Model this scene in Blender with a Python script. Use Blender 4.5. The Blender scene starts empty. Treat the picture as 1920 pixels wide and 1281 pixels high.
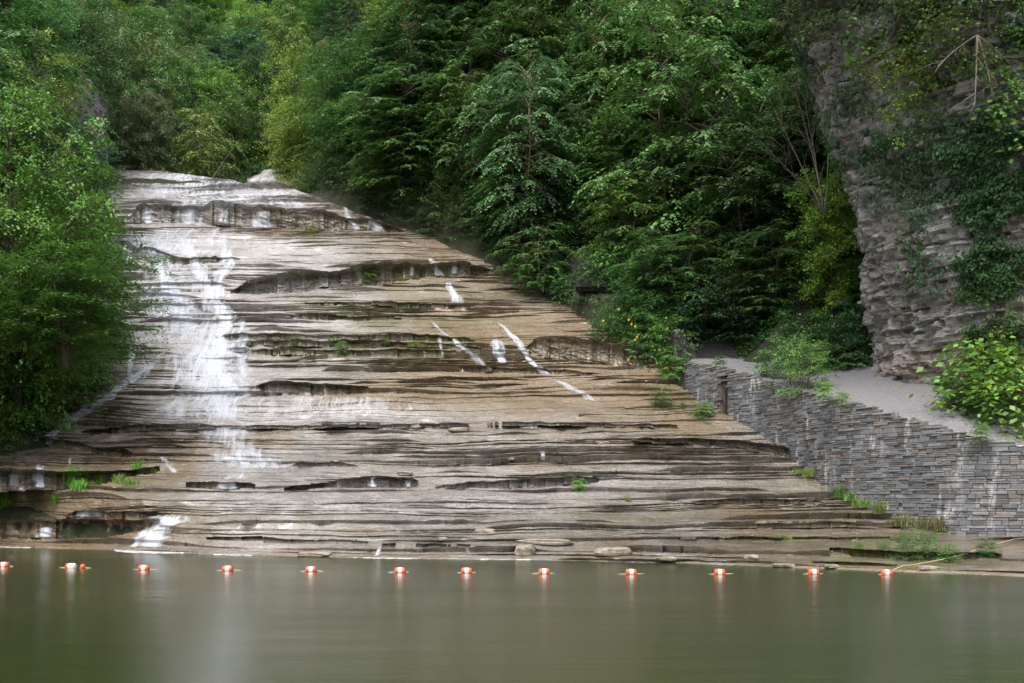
import bpy, math, random
import numpy as np
from mathutils import Vector

random.seed(7)
rng = np.random.default_rng(7)
sc = bpy.context.scene
COL = sc.collection
F = 1900.0; HZ = 930.0; CX = 960.0; CH = 2.2      # focal length, horizon row, centre column (photo pixels), eye height


def pt(px, py, Y):
    """world point seen at photo pixel (px, py) at distance Y"""
    return Vector(((px - CX) / F * Y, Y, CH + (HZ - py) / F * Y))


# ------------------------------------------------------------------ noise
def _h(ix, iy, seed):
    n = (ix.astype(np.int64) * 374761393 + iy.astype(np.int64) * 668265263 + seed * 974634777) & 0xFFFFFFFF
    n = ((n ^ (n >> 13)) * 1274126177) & 0xFFFFFFFF
    n = ((n ^ (n >> 16)) * 2246822519) & 0xFFFFFFFF
    return ((n ^ (n >> 13)) & 0xFFFFFF) / float(0xFFFFFF)


def vn(x, y, seed=0):
    x, y = np.broadcast_arrays(np.asarray(x, float), np.asarray(y, float))
    fx = np.floor(x); fy = np.floor(y)
    tx = x - fx; ty = y - fy
    tx = tx * tx * (3 - 2 * tx); ty = ty * ty * (3 - 2 * ty)
    a = _h(fx, fy, seed); b = _h(fx + 1, fy, seed); c = _h(fx, fy + 1, seed); d = _h(fx + 1, fy + 1, seed)
    return (a + (b - a) * tx) * (1 - ty) + (c + (d - c) * tx) * ty


def fbm(x, y, seed=0, o=4, g=.5):
    s = 0; a = 1; t = 0
    for i in range(o):
        s = s + a * vn(x * 2 ** i + i * 17.3, y * 2 ** i + i * 9.1, seed + i * 31); t += a; a *= g
    return s / t


def sstep(a, b, x):
    t = np.clip((x - a) / (b - a), 0, 1)
    return t * t * (3 - 2 * t)


# ------------------------------------------------------------------ object helpers
def tag(o, label=None, cat=None, group=None, kind=None):
    if label: o['label'] = label
    if cat: o['category'] = cat
    if group: o['group'] = group
    if kind: o['kind'] = kind
    return o


def mesh_np(name, V, Fq, mat, smooth=False, attrs=None, uv=None):
    V = np.asarray(V, np.float32); Fq = np.asarray(Fq, np.int32)
    me = bpy.data.meshes.new(name)
    nf, k = Fq.shape
    me.vertices.add(len(V)); me.vertices.foreach_set('co', V.ravel())
    me.loops.add(nf * k); me.loops.foreach_set('vertex_index', Fq.ravel())
    me.polygons.add(nf)
    me.polygons.foreach_set('loop_start', np.arange(0, nf * k, k, dtype=np.int32))
    me.polygons.foreach_set('loop_total', np.full(nf, k, np.int32))
    me.polygons.foreach_set('use_smooth', np.full(nf, smooth, bool))
    me.update(calc_edges=True)
    for an, arr in (attrs or {}).items():
        at = me.color_attributes.new(an, 'FLOAT_COLOR', 'POINT')
        c = np.ones((len(V), 4), np.float32); c[:, :arr.shape[1]] = arr
        at.data.foreach_set('color', c.ravel())
    if uv is not None:
        ul = me.uv_layers.new(name='UVMap')
        ul.data.foreach_set('uv', np.asarray(uv, np.float32)[Fq.ravel()].ravel())
    if mat: me.materials.append(mat)
    return me


def mesh_py(name, V, Fs, mat, smooth=False, cols=None):
    me = bpy.data.meshes.new(name)
    me.from_pydata([tuple(v) for v in V], [], Fs)
    if smooth: me.polygons.foreach_set('use_smooth', [True] * len(Fs))
    if cols is not None:
        at = me.color_attributes.new('tint', 'FLOAT_COLOR', 'POINT')
        at.data.foreach_set('color', np.asarray(cols, np.float32).ravel())
    if mat: me.materials.append(mat)
    me.update()
    return me


def link(name, me, parent=None, loc=(0, 0, 0)):
    o = bpy.data.objects.new(name, me); COL.objects.link(o)
    o.location = loc
    if parent: o.parent = parent
    return o


def empty(name, loc=(0, 0, 0)):
    o = bpy.data.objects.new(name, None); COL.objects.link(o); o.location = loc
    o.empty_display_size = .2
    return o


def grid_faces(nr, nc):
    i = np.arange(nr - 1)[:, None] * nc + np.arange(nc - 1)[None, :]
    i = i.ravel()
    return np.stack([i, i + 1, i + 1 + nc, i + nc], 1)


def tube(V, Fs, pts, rad, n=6, cap=True):
    b0 = len(V); m = len(pts)
    for i, p in enumerate(pts):
        p = Vector(p)
        a = Vector(pts[max(i - 1, 0)]); b = Vector(pts[min(i + 1, m - 1)])
        d = (b - a).normalized() if (b - a).length > 1e-6 else Vector((0, 0, 1))
        s = d.cross(Vector((0, 0, 1)))
        if s.length < .05: s = d.cross(Vector((1, 0, 0)))
        s.normalize(); u = s.cross(d)
        r = rad[i] if hasattr(rad, '__len__') else rad
        for k in range(n):
            th = 2 * math.pi * k / n
            V.append(tuple(p + (s * math.cos(th) + u * math.sin(th)) * r))
    for i in range(m - 1):
        for k in range(n):
            Fs.append((b0 + i * n + k, b0 + i * n + (k + 1) % n, b0 + (i + 1) * n + (k + 1) % n, b0 + (i + 1) * n + k))
    if cap:
        Fs.append(tuple(b0 + k for k in range(n))[::-1])
        Fs.append(tuple(b0 + (m - 1) * n + k for k in range(n)))


def rock_blob(name, mat, s=(1, 1, .4), seed=0, nu=20, nv=12):
    V = []
    for j in range(nv + 1):
        th = math.pi * j / nv
        for i in range(nu):
            ph = 2 * math.pi * i / nu
            d = np.array([math.sin(th) * math.cos(ph), math.sin(th) * math.sin(ph), math.cos(th)])
            d = np.sign(d) * np.abs(d) ** .62
            k = .8 + .4 * float(fbm(d[0] * 1.6 + 5 + seed, d[1] * 1.6 + d[2] * 2 + 3, seed, 3))
            V.append(d * k * np.array(s))
    Fs = []
    for j in range(nv):
        for i in range(nu):
            Fs.append((j * nu + i, (j + 1) * nu + i, (j + 1) * nu + (i + 1) % nu, j * nu + (i + 1) % nu))
    return mesh_py(name, V, Fs, mat, False)


# ------------------------------------------------------------------ materials
class NT:
    def __init__(s, name):
        s.m = bpy.data.materials.new(name); s.m.use_nodes = True
        s.t = s.m.node_tree; s.t.nodes.clear()
        s.out = s.t.nodes.new('ShaderNodeOutputMaterial')

    def n(s, typ, ins=None, **kw):
        nd = s.t.nodes.new(typ)
        for k, v in kw.items(): setattr(nd, k, v)
        for k, v in (ins or {}).items(): s.set(nd, k, v)
        return nd

    def set(s, nd, k, v):
        if isinstance(v, bpy.types.NodeSocket): s.t.links.new(v, nd.inputs[k])
        else:
            if isinstance(v, tuple) and len(v) == 3 and nd.inputs[k].type == 'RGBA': v = v + (1,)
            nd.inputs[k].default_value = v

    def mix(s, f, a, b, mode='MIX'):
        nd = s.n('ShaderNodeMix', data_type='RGBA', blend_type=mode)
        s.set(nd, 0, f); s.set(nd, 6, a); s.set(nd, 7, b)
        return nd.outputs[2]

    def math(s, op, a, b=0.5, c=None, clamp=False):
        nd = s.n('ShaderNodeMath', operation=op, use_clamp=clamp)
        s.set(nd, 0, a); s.set(nd, 1, b)
        if c is not None: s.set(nd, 2, c)
        return nd.outputs[0]

    def ramp(s, f, a, b, lo=0., hi=1.):
        nd = s.n('ShaderNodeMapRange', {'Value': f, 'From Min': a, 'From Max': b, 'To Min': lo, 'To Max': hi})
        return nd.outputs[0]

    def noise(s, vec, scale=1., detail=4., rough=.55, sc3=None, dist=0.):
        if sc3:
            mp = s.n('ShaderNodeMapping', {'Vector': vec, 'Scale': sc3}); vec = mp.outputs[0]
        return s.n('ShaderNodeTexNoise', {'Vector': vec, 'Scale': scale, 'Detail': detail, 'Roughness': rough, 'Distortion': dist}).outputs['Fac']

    def principled(s, **k):
        p = s.n('ShaderNodeBsdfPrincipled')
        for kk, v in k.items(): s.set(p, kk.replace('_', ' '), v)
        return p

    def bump(s, h, strength=.5, dist=.02, nrm=None):
        d = {'Height': h, 'Strength': strength, 'Distance': dist}
        if nrm: d['Normal'] = nrm
        return s.n('ShaderNodeBump', d).outputs[0]

    def done(s, sh):
        s.t.links.new(sh, s.out.inputs[0]); return s.m


def mat_slab():
    k = NT('wet_shale')
    pos = k.n('ShaderNodeTexCoord').outputs['Object']
    att = k.n('ShaderNodeAttribute', attribute_name='mask')
    sep = k.n('ShaderNodeSeparateColor', {0: att.outputs[0]})
    brown, moss, ris = sep.outputs[0], sep.outputs[1], sep.outputs[2]
    n1 = k.noise(pos, 1, 6, .6, (.35, .6, 3.))
    n2 = k.noise(pos, 1, 5, .62, (1.3, 1.3, 9.))
    n3 = k.noise(pos, 1, 4, .65, (7, 7, 14))
    n4 = k.noise(pos, .23, 3, .5)
    c = k.mix(k.ramp(n1, .35, .65), ROCK_A, ROCK_B)
    c = k.mix(k.ramp(n4, .45, .7, 0, .6), c, ROCK_C)
    c = k.mix(k.math('MULTIPLY', k.ramp(n2, .3, .62), .55), k.mix(.75, c, (.075, .058, .04), 'MIX'), c)
    pl = k.n('ShaderNodeSeparateColor', {0: k.n('ShaderNodeAttribute', attribute_name='pale').outputs[0]}).outputs[0]
    c = k.mix(k.math('MULTIPLY', pl, .5), c, k.mix(n2, (.38, .365, .375), (.62, .605, .64)))
    bf = k.math('MULTIPLY', brown, k.ramp(n2, .25, .6, .65, 1.), clamp=True)
    c = k.mix(bf, c, k.mix(k.ramp(n3, .3, .7), (.115, .076, .038), (.225, .162, .092)))
    c = k.mix(k.math('MULTIPLY', ris, k.ramp(n1, .3, .6, .2, .7), clamp=True), c, k.mix(n3, (.035, .027, .014), (.10, .075, .045)))  # risers and undercuts darkened: algae tone with recess shade put into the colour
    mf = k.math('MULTIPLY', moss, k.ramp(n3, .38, .55), clamp=True)
    c = k.mix(mf, c, k.mix(n2, (.045, .046, .008), (.13, .125, .02)))
    c = k.mix(k.ramp(n3, .3, .75, .75, 1.15), (0, 0, 0), c, 'MIX') if False else c
    sp = k.math('MULTIPLY', k.ramp(n3, .52, .64), .5, clamp=True)
    c = k.mix(sp, c, (.05, .04, .03))
    rg = k.ramp(k.noise(pos, 1, 3, .6, (.9, .9, 2.)), .35, .7, .13, .42)
    rg = k.math('ADD', rg, k.math('MULTIPLY', mf, .4))
    bh = k.math('ADD', k.math('MULTIPLY', n2, .8), k.math('MULTIPLY', n3, .6))
    bp = k.bump(bh, .9, .16)
    p = k.principled(Base_Color=c, Roughness=rg, Normal=bp)
    p.inputs['Specular IOR Level'].default_value = .8
    p.inputs['Coat IOR'].default_value = 1.4
    k.set(p, 'Coat Roughness', .16)
    k.set(p, 'Coat Weight', k.math('ADD', k.ramp(k.noise(pos, 1, 4, .6, (.25, .35, .8)), .38, .55, 0, 1), pl, clamp=True))
    k.set(p, 'Coat Normal', k.bump(bh, .35, .06))
    return k.done(p.outputs[0])


def mat_cliff():
    k = NT('cliff_shale')
    pos = k.n('ShaderNodeTexCoord').outputs['Object']
    att = k.n('ShaderNodeAttribute', attribute_name='mask')
    sep = k.n('ShaderNodeSeparateColor', {0: att.outputs[0]})
    n1 = k.noise(pos, 1, 6, .65, (.8, .8, 4.))
    n2 = k.noise(pos, 3.5, 6, .65)
    n3 = k.noise(pos, 1, 3, .5, (.3, .3, .2))
    c = k.mix(k.ramp(n1, .35, .65), (.14, .135, .142), (.36, .35, .355))
    c = k.mix(k.math('MULTIPLY', sep.outputs[0], k.ramp(n2, .35, .6), clamp=True), c, (.26, .20, .155))
    c = k.mix(k.ramp(n3, .5, .7, 0, .35), c, (.16, .13, .09))
    c = k.mix(k.ramp(n2, .55, .75, 0, .6), c, (.06, .05, .048))
    bp = k.bump(k.math('ADD', n1, n2), .8, .15)
    p = k.principled(Base_Color=c, Roughness=.8, Normal=bp)
    return k.done(p.outputs[0])


def mat_soil():
    k = NT('leafy_soil')
    pos = k.n('ShaderNodeTexCoord').outputs['Object']
    n1 = k.noise(pos, .6, 5, .6); n2 = k.noise(pos, 5, 5, .7)
    c = k.mix(k.ramp(n1, .4, .6), (.022, .018, .011), (.018, .028, .008))
    c = k.mix(k.ramp(n2, .5, .7, 0, .7), c, (.045, .055, .015))
    return k.done(k.principled(Base_Color=c, Roughness=.95, Normal=k.bump(n2, .9, .3)).outputs[0])


def mat_gravel():
    k = NT('gravel')
    pos = k.n('ShaderNodeTexCoord').outputs['Object']
    v = k.n('ShaderNodeTexVoronoi', {'Vector': pos, 'Scale': 16.}).outputs['Color']
    sv = k.n('ShaderNodeSeparateColor', {0: v}).outputs[0]
    n1 = k.noise(pos, .7, 5, .6); n2 = k.noise(pos, 9, 5, .7)
    c = k.mix(k.ramp(n2, .3, .7), (.10, .102, .115), (.235, .235, .26))
    c = k.mix(k.math('MULTIPLY', sv, .5), c, (.12, .105, .10))
    c = k.mix(k.ramp(n1, .5, .7, 0, .35), c, (.19, .16, .14))
    return k.done(k.principled(Base_Color=c, Roughness=.9, Normal=k.bump(n2, .9, .06)).outputs[0])


def mat_stone():
    k = NT('wall_stone')
    pos = k.n('ShaderNodeTexCoord').outputs['Object']
    t = k.n('ShaderNodeAttribute', attribute_name='tint').outputs[0]
    n1 = k.noise(pos, 6, 6, .65); n2 = k.noise(pos, 1, 4, .6, (1.9, 1.9, .4)); n3 = k.noise(pos, .9, 4, .6)
    n5 = k.noise(pos, 1, 3, .6, (1.3, 1.3, .5))
    c = k.mix(k.ramp(n1, .3, .7), k.mix(.45, t, (.07, .068, .07)), t)
    w = k.math('MULTIPLY', k.ramp(n2, .56, .70), k.ramp(n1, .35, .6, .25, 1), clamp=True)
    c = k.mix(k.math('MULTIPLY', w, k.ramp(n5, .42, .58), clamp=True), c, (.62, .61, .62))
    c = k.mix(k.math('MULTIPLY', k.ramp(n3, .56, .72), .4, clamp=True), c, (.15, .11, .06))
    return k.done(k.principled(Base_Color=c, Roughness=.75, Normal=k.bump(n1, .8, .04)).outputs[0])


def mat_simple(name, c1, c2=None, rough=.7, scale=6., bump=.3, bd=.02, spec=.5):
    k = NT(name)
    pos = k.n('ShaderNodeTexCoord').outputs['Object']
    n1 = k.noise(pos, scale, 5, .6)
    c = k.mix(k.ramp(n1, .3, .7), c1, c2 or c1)
    p = k.principled(Base_Color=c, Roughness=rough, Normal=k.bump(n1, bump, bd))
    p.inputs['Specular IOR Level'].default_value = spec
    return k.done(p.outputs[0])


def mat_leaf(name='foliage', rough=.5, trans=.28):
    """leaf colour = colour of the object x tint of each leaf"""
    k = NT(name)
    oi = k.n('ShaderNodeObjectInfo')
    t = k.n('ShaderNodeAttribute', attribute_name='tint').outputs[0]
    c = k.mix(1., oi.outputs['Color'], t, 'MULTIPLY')
    geo = k.n('ShaderNodeNewGeometry')
    n1 = k.noise(geo.outputs['Position'], .55, 3, .6)
    hs = k.n('ShaderNodeHueSaturation', {'Hue': k.ramp(n1, .3, .7, .485, .515), 'Value': k.ramp(n1, .3, .7, .95, 1.6), 'Color': c})
    c = hs.outputs[0]
    p = k.principled(Base_Color=c, Roughness=rough)
    p.inputs['Specular IOR Level'].default_value = .28
    tr = k.n('ShaderNodeBsdfTranslucent', {'Color': c})
    mx = k.n('ShaderNodeMixShader', {0: trans})
    k.t.links.new(p.outputs[0], mx.inputs[1]); k.t.links.new(tr.outputs[0], mx.inputs[2])
    return k.done(mx.outputs[0])


def mat_pool():
    k = NT('pool_water')
    pos = k.n('ShaderNodeTexCoord').outputs['Object']
    n1 = k.noise(pos, 1, 3, .5, (.35, 1.3, 1)); n2 = k.noise(pos, 1, 5, .65, (2.5, 8, 1)); n3 = k.noise(pos, .12, 2, .5)
    c = k.mix(k.ramp(n3, .35, .65), (.020, .029, .009), (.027, .033, .013))
    fl = k.noise(pos, 1, 4, .7, (3., 9, 1)); fm = k.noise(pos, .3, 2, .5)
    foam = k.math('MULTIPLY', k.ramp(fl, .68, .74), k.ramp(fm, .5, .6), clamp=True)
    c = k.mix(k.math('MULTIPLY', foam, .5), c, (.5, .52, .5))
    bp = k.bump(k.math('ADD', n1, k.math('MULTIPLY', n2, .35)), .12, .12)
    p = k.principled(Base_Color=c, Roughness=k.ramp(k.noise(pos, 1, 2, .5, (.08, .2, 1)), .35, .65, .10, .20), Normal=bp, IOR=1.33)
    p.inputs['Specular IOR Level'].default_value = .5
    return k.done(p.outputs[0])


def mat_fall():
    k = NT('white_water')
    uv = k.n('ShaderNodeTexCoord').outputs['UV']
    att = k.n('ShaderNodeAttribute', attribute_name='flow')
    sep = k.n('ShaderNodeSeparateColor', {0: att.outputs[0]})
    den = sep.outputs[0]
    n1 = k.noise(uv, 1, 4, .6, (3.4, .22, 1), .08)
    n2 = k.noise(uv, 1, 3, .6, (12, .22, 1))
    n3 = k.noise(uv, 1, 4, .6, (1.0, .7, 1))
    s = k.math('ADD', k.math('MULTIPLY', n1, .55), k.math('ADD', k.math('MULTIPLY', n2, .3), k.math('MULTIPLY', n3, .35)))
    thr = k.math('SUBTRACT', 1.02, den)
    ed = sep.outputs[1]
    a = k.math('ADD', k.math('MULTIPLY', den, k.math('POWER', ed, 1.1)), k.math('MULTIPLY', k.math('SUBTRACT', s, .60), 3.0))
    a = k.math('MULTIPLY', a, k.math('MULTIPLY', ed, 2.5, clamp=True))
    a = k.n('ShaderNodeMapRange', {'Value': a, 'From Min': .08, 'From Max': 1.05, 'To Min': 0., 'To Max': .88}).outputs[0]
    p = k.principled(Base_Color=(.60, .63, .70), Roughness=.6)
    tl = k.n('ShaderNodeBsdfTranslucent', {'Color': (.60, .625, .69, 1)})
    m0 = k.n('ShaderNodeMixShader', {0: .3}); k.t.links.new(p.outputs[0], m0.inputs[1]); k.t.links.new(tl.outputs[0], m0.inputs[2])
    tr = k.n('ShaderNodeBsdfTransparent')
    m = k.n('ShaderNodeMixShader', {0: a}); k.t.links.new(tr.outputs[0], m.inputs[1]); k.t.links.new(m0.outputs[0], m.inputs[2])
    return k.done(m.outputs[0])


ROCK_A = (.165, .14, .118); ROCK_B = (.34, .31, .272); ROCK_C = (.42, .40, .40)
M_SLAB = mat_slab(); M_CLIFF = mat_cliff(); M_SOIL = mat_soil(); M_GRAVEL = mat_gravel(); M_STONE = mat_stone()
M_LEAF = mat_leaf(); M_NEEDLE = mat_leaf('needles', .6, .15); M_POOL = mat_pool(); M_FALL = mat_fall()
M_BARK = mat_simple('bark', (.035, .026, .02), (.085, .068, .05), .9, 9, .8, .03)
M_PALEBARK = mat_simple('pale_bark', (.12, .085, .055), (.22, .17, .12), .85, 9, .6, .02)
M_DEAD = mat_simple('dead_wood', (.13, .11, .095), (.24, .20, .17), .85, 8, .5, .02)
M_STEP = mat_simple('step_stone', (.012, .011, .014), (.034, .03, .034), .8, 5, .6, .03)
M_CORE = mat_simple('wall_mortar', (.05, .047, .045), (.09, .085, .08), .9, 5, .6, .03)
M_RUST = mat_simple('rusty_stain', (.02, .014, .01), (.085, .05, .032), .8, 4, .7, .04)
M_ORANGE = mat_simple('orange_plastic', (.60, .075, .03), (.52, .10, .045), .4, 14, .05, .002)
M_WHITE = mat_simple('white_plastic', (.78, .77, .74), (.66, .65, .62), .4, 14, .05, .002)
M_ROPE = mat_simple('yellow_rope', (.46, .42, .22), (.34, .31, .17), .8, 40, .4, .003)
M_LOOSE = mat_simple('loose_shale', (.12, .095, .07), (.28, .24, .20), .6, 5, .8, .05)
M_FLOWER = mat_simple('yellow_petals', (.75, .48, .03), (.85, .60, .05), .6, 10, .1, .002)

# ------------------------------------------------------------------ the rock slab: base profile
ROWS = np.array([1047, 1030, 1000, 965, 930, 900, 850, 800, 750, 700, 650, 600, 550, 500, 460, 430, 415, 395, 360, 335, 320, 305.])
DIST = np.array([34.9, 36.2, 38.3, 41., 43.4, 45.6, 49.3, 52.6, 55.8, 59., 62.6, 66.2, 69.8, 73.4, 76.2, 78.4, 79.2, 81.4, 86., 89.6, 92., 94.5])


def waterline(px):
    return np.interp(px, [-400, 0, 200, 400, 700, 1000, 1300, 1500, 1600, 1700, 1920, 2300],
                     [1018, 1026, 1031, 1040, 1047, 1050, 1058, 1067, 1070, 1075, 1083, 1088])


def base_D(px, row):
    sh = (1047 - waterline(px)) * sstep(840, 1010, row)
    r = row + sh
    d = np.interp(-r, -ROWS, DIST)
    # near the shore the toe keeps to the water level
    dw = CH * F / (waterline(px) - HZ)
    k = sstep(940, 1040, r)
    return d * (1 - k) + k * (dw + (d - 34.9))


def z_of(row, D): return CH + (HZ - row) / F * D


PXG = np.linspace(-500, 3100, 361)
RG = np.linspace(1100, 305, 796)
_PX, _R = np.meshgrid(PXG, RG, indexing='ij')
_Db = base_D(_PX, _R)
_below = _R > waterline(_PX)
_dw = CH * F / (waterline(_PX) - HZ)
_Db = np.where(_below, _dw - (_R - waterline(_PX)) * .03, _Db)
_Zb = np.where(_below, -(_R - waterline(_PX)) * .05, z_of(_R, _Db))
_Zb = np.maximum.accumulate(_Zb, axis=1)
_Db = np.maximum.accumulate(_Db, axis=1)


def brink_row(px):
    return np.interp(px, [-100, 215, 300, 400, 450, 530, 600, 740, 900, 1000, 1080, 1230, 1350, 1500],
                     [318, 318, 321, 335, 343, 349, 372, 425, 470, 515, 575, 665, 720, 760])


def slab_z(X, Y):
    """smooth height of the slab at plan position"""
    X = np.asarray(X, float); Y = np.asarray(Y, float)
    px = X / np.maximum(Y, 5) * F + CX
    i = np.clip((px - PXG[0]) / (PXG[1] - PXG[0]), 0, len(PXG) - 1.001); i0 = i.astype(int); f = i - i0
    # distances are monotone per column: search through a common grid
    Yg = DG
    j = np.clip((Y - Yg[0]) / (Yg[1] - Yg[0]), 0, len(Yg) - 1.001); j0 = j.astype(int); g = j - j0
    T = ZTAB
    return (T[i0, j0] * (1 - f) + T[i0 + 1, j0] * f) * (1 - g) + (T[i0, j0 + 1] * (1 - f) + T[i0 + 1, j0 + 1] * f) * g


DG = np.linspace(20, 95, 376)
ZTAB = np.array([np.interp(DG, _Db[i] + np.arange(len(RG)) * 1e-6, _Zb[i]) for i in range(len(PXG))])


def dist_on_slab(px, row):
    return float(base_D(np.array(float(px)), np.array(float(row))))


# layers of shale
Lz = [-1.5]
r2 = random.Random(11)
while Lz[-1] < 33:
    z = Lz[-1]
    th = r2.choice([.06, .08, .1, .12, .15, .19, .25, .33]) * (1.0 if z < 6 else 1.3)
    Lz.append(z + th)
Lz = np.array(Lz)
NL = len(Lz) - 1
PXS = np.concatenate([np.linspace(-160, 1560, 1250), np.linspace(1561.5, 2150, 330), np.linspace(2153, 2900, 150)])
NC = len(PXS)
colD = np.empty((NC, NL + 1)); Lzz = np.empty((NC, NL + 1))
t = (PXS - CX) / F
Zc = np.empty((NC, len(RG))); Dc = np.empty((NC, len(RG)))
ii = np.clip((PXS - PXG[0]) / (PXG[1] - PXG[0]), 0, len(PXG) - 1.001); i0 = ii.astype(int); ff = (ii - i0)[:, None]
Zc = _Zb[i0] * (1 - ff) + _Zb[i0 + 1] * ff; Dc = _Db[i0] * (1 - ff) + _Db[i0 + 1] * ff
for k in range(NL + 1):
    drift = (fbm(PXS / 170., np.full(NC, k * .22), 5, 4) - .5) * .6 + (fbm(PXS / 900., np.full(NC, Lz[k] * .12), 6, 2) - .5) * .9
    Lzz[:, k] = Lz[k] + drift * min(1, max(0, (Lz[k] + .5)) * .5) * (.6 if Lz[k] < 5 else 1.)
Lzz = np.maximum.accumulate(Lzz + np.arange(NL + 1) * 1e-4, axis=1)
for c in range(NC):
    colD[c] = np.interp(Lzz[c], Zc[c] + np.arange(len(RG)) * 1e-7, Dc[c])
# relief of the slab: broad bulges, stronger near the foot on the left
XX = t[:, None] * colD
rel = (fbm(XX / 7., Lzz / 2.5, 21, 4) - .5) * 2.2 + (fbm(XX / 1.9, Lzz / .8, 22, 3) - .5) * .8
amp = .55 + 1.1 * sstep(1000, 500, PXS)[:, None] * sstep(9, 4, Lzz) * sstep(0, 1.5, Lzz) + .5 * sstep(500, 150, PXS)[:, None] * sstep(7, 2, Lzz)
colD2 = colD + rel * amp * sstep(-.2, 1.2, Lzz)
colD2 = np.maximum.accumulate(colD2, axis=1)
FR = np.array([.0, .1, .8, 1.0])       # height inside the riser
NS = 10
rowsD = []; rowsZ = []; rowsR = []
pxm = PXS
for k in range(NL):
    h = Lzz[:, k + 1] - Lzz[:, k]
    D1 = colD2[:, k]; D2 = colD2[:, k + 1]; dd = D2 - D1
    Xk = t * D1
    a = fbm(Xk / 6. + k * 7.7, np.full(NC, k * 3.1), 40, 3)
    thr = .51 + .09 * math.sin(k * 12.9)
    a = sstep(thr - .11, thr + .09, a)
    zone = sstep(.36, .60, fbm(Xk / 11. + 3, D1 / 5., 44, 3)) * .65 + .35
    zone = np.maximum(zone, sstep(780, 860, HZ - (Lzz[:, k] - CH) * F / np.maximum(D1, 1)) * sstep(600, 900, pxm) * .85)
    a = .03 + .82 * a * zone
    sm = sstep(760, 800, np.full(NC, 1.) * 0 + (HZ - (Lzz[:, k] - CH) * F / D1)) * 0
    # a smooth polished apron (rows 735-795) with few ledges
    rowk = HZ - (Lzz[:, k] - CH) * F / np.maximum(D1, 1)
    apron = sstep(742, 750, rowk) * sstep(797, 790, rowk) * sstep(180, 300, pxm) * sstep(1240, 1100, pxm)
    apron2 = sstep(435, 445, rowk) * sstep(497, 488, rowk) * sstep(1000, 800, pxm)
    apron3 = sstep(543, 548, rowk) * sstep(575, 570, rowk) * sstep(430, 500, pxm) * sstep(1000, 900, pxm)
    a = a * (1 - .85 * apron) * (1 - .65 * apron2) * (1 - .6 * apron3)
    jag = (fbm(Xk / 2.2 + k * 3.3, np.full(NC, k * 5.), 50, 5, .62) - .5) * 2.0
    bq = np.floor(Xk / (.5 + .5 * ((k * 37) % 7) / 7.) + k * .37); jag = jag + (_h(bq, bq * 0 + k, 8) - .5) * .75 * sstep(.42, .56, fbm(Xk / 5. + 9, D1 / 3., 47, 2))
    lip = D1 + np.clip(jag, -.8, .5) * np.minimum(dd, 1.2) * .7 * a
    und = a * np.minimum(.12 + .5 * h, .32) * (.3 + 1.1 * fbm(Xk / 1.7 + 3 * k, np.full(NC, k * 2.), 51, 3))
    for j in range(4):
        f = FR[j]
        fr = a * f
        zz = Lzz[:, k] + fr * h
        prof = {0: .8, 1: 1.1, 2: .25, 3: 0.0}[j]
        nz = (fbm(Xk / .35 + k, np.full(NC, k * 4 + j * 1.7), 52, 2) - .5) * .10
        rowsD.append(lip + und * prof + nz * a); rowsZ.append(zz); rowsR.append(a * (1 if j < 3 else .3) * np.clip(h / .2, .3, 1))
    for j in range(3):
        g = (j + 1) / 4.
        dn = lip + (D2 - lip) * g
        zz = Lzz[:, k] + h * (a + (1 - a) * g)
        zz = zz + (fbm(Xk / .5 + 7, dn / .4, 53, 3) - .5) * .05 + (fbm(Xk / 2.3 + 7, dn / 1.6, 54, 2) - .5) * .10 * (.3 + a)
        rowsD.append(dn + 0 * zz); rowsZ.append(zz); rowsR.append(np.zeros(NC) + .12 * vn(Xk / 2, dn, 3))
SD = np.array(rowsD); SZ = np.array(rowsZ); SR = np.array(rowsR)     # rows x columns
base_row = HZ - (SZ - CH) * F / SD

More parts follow.
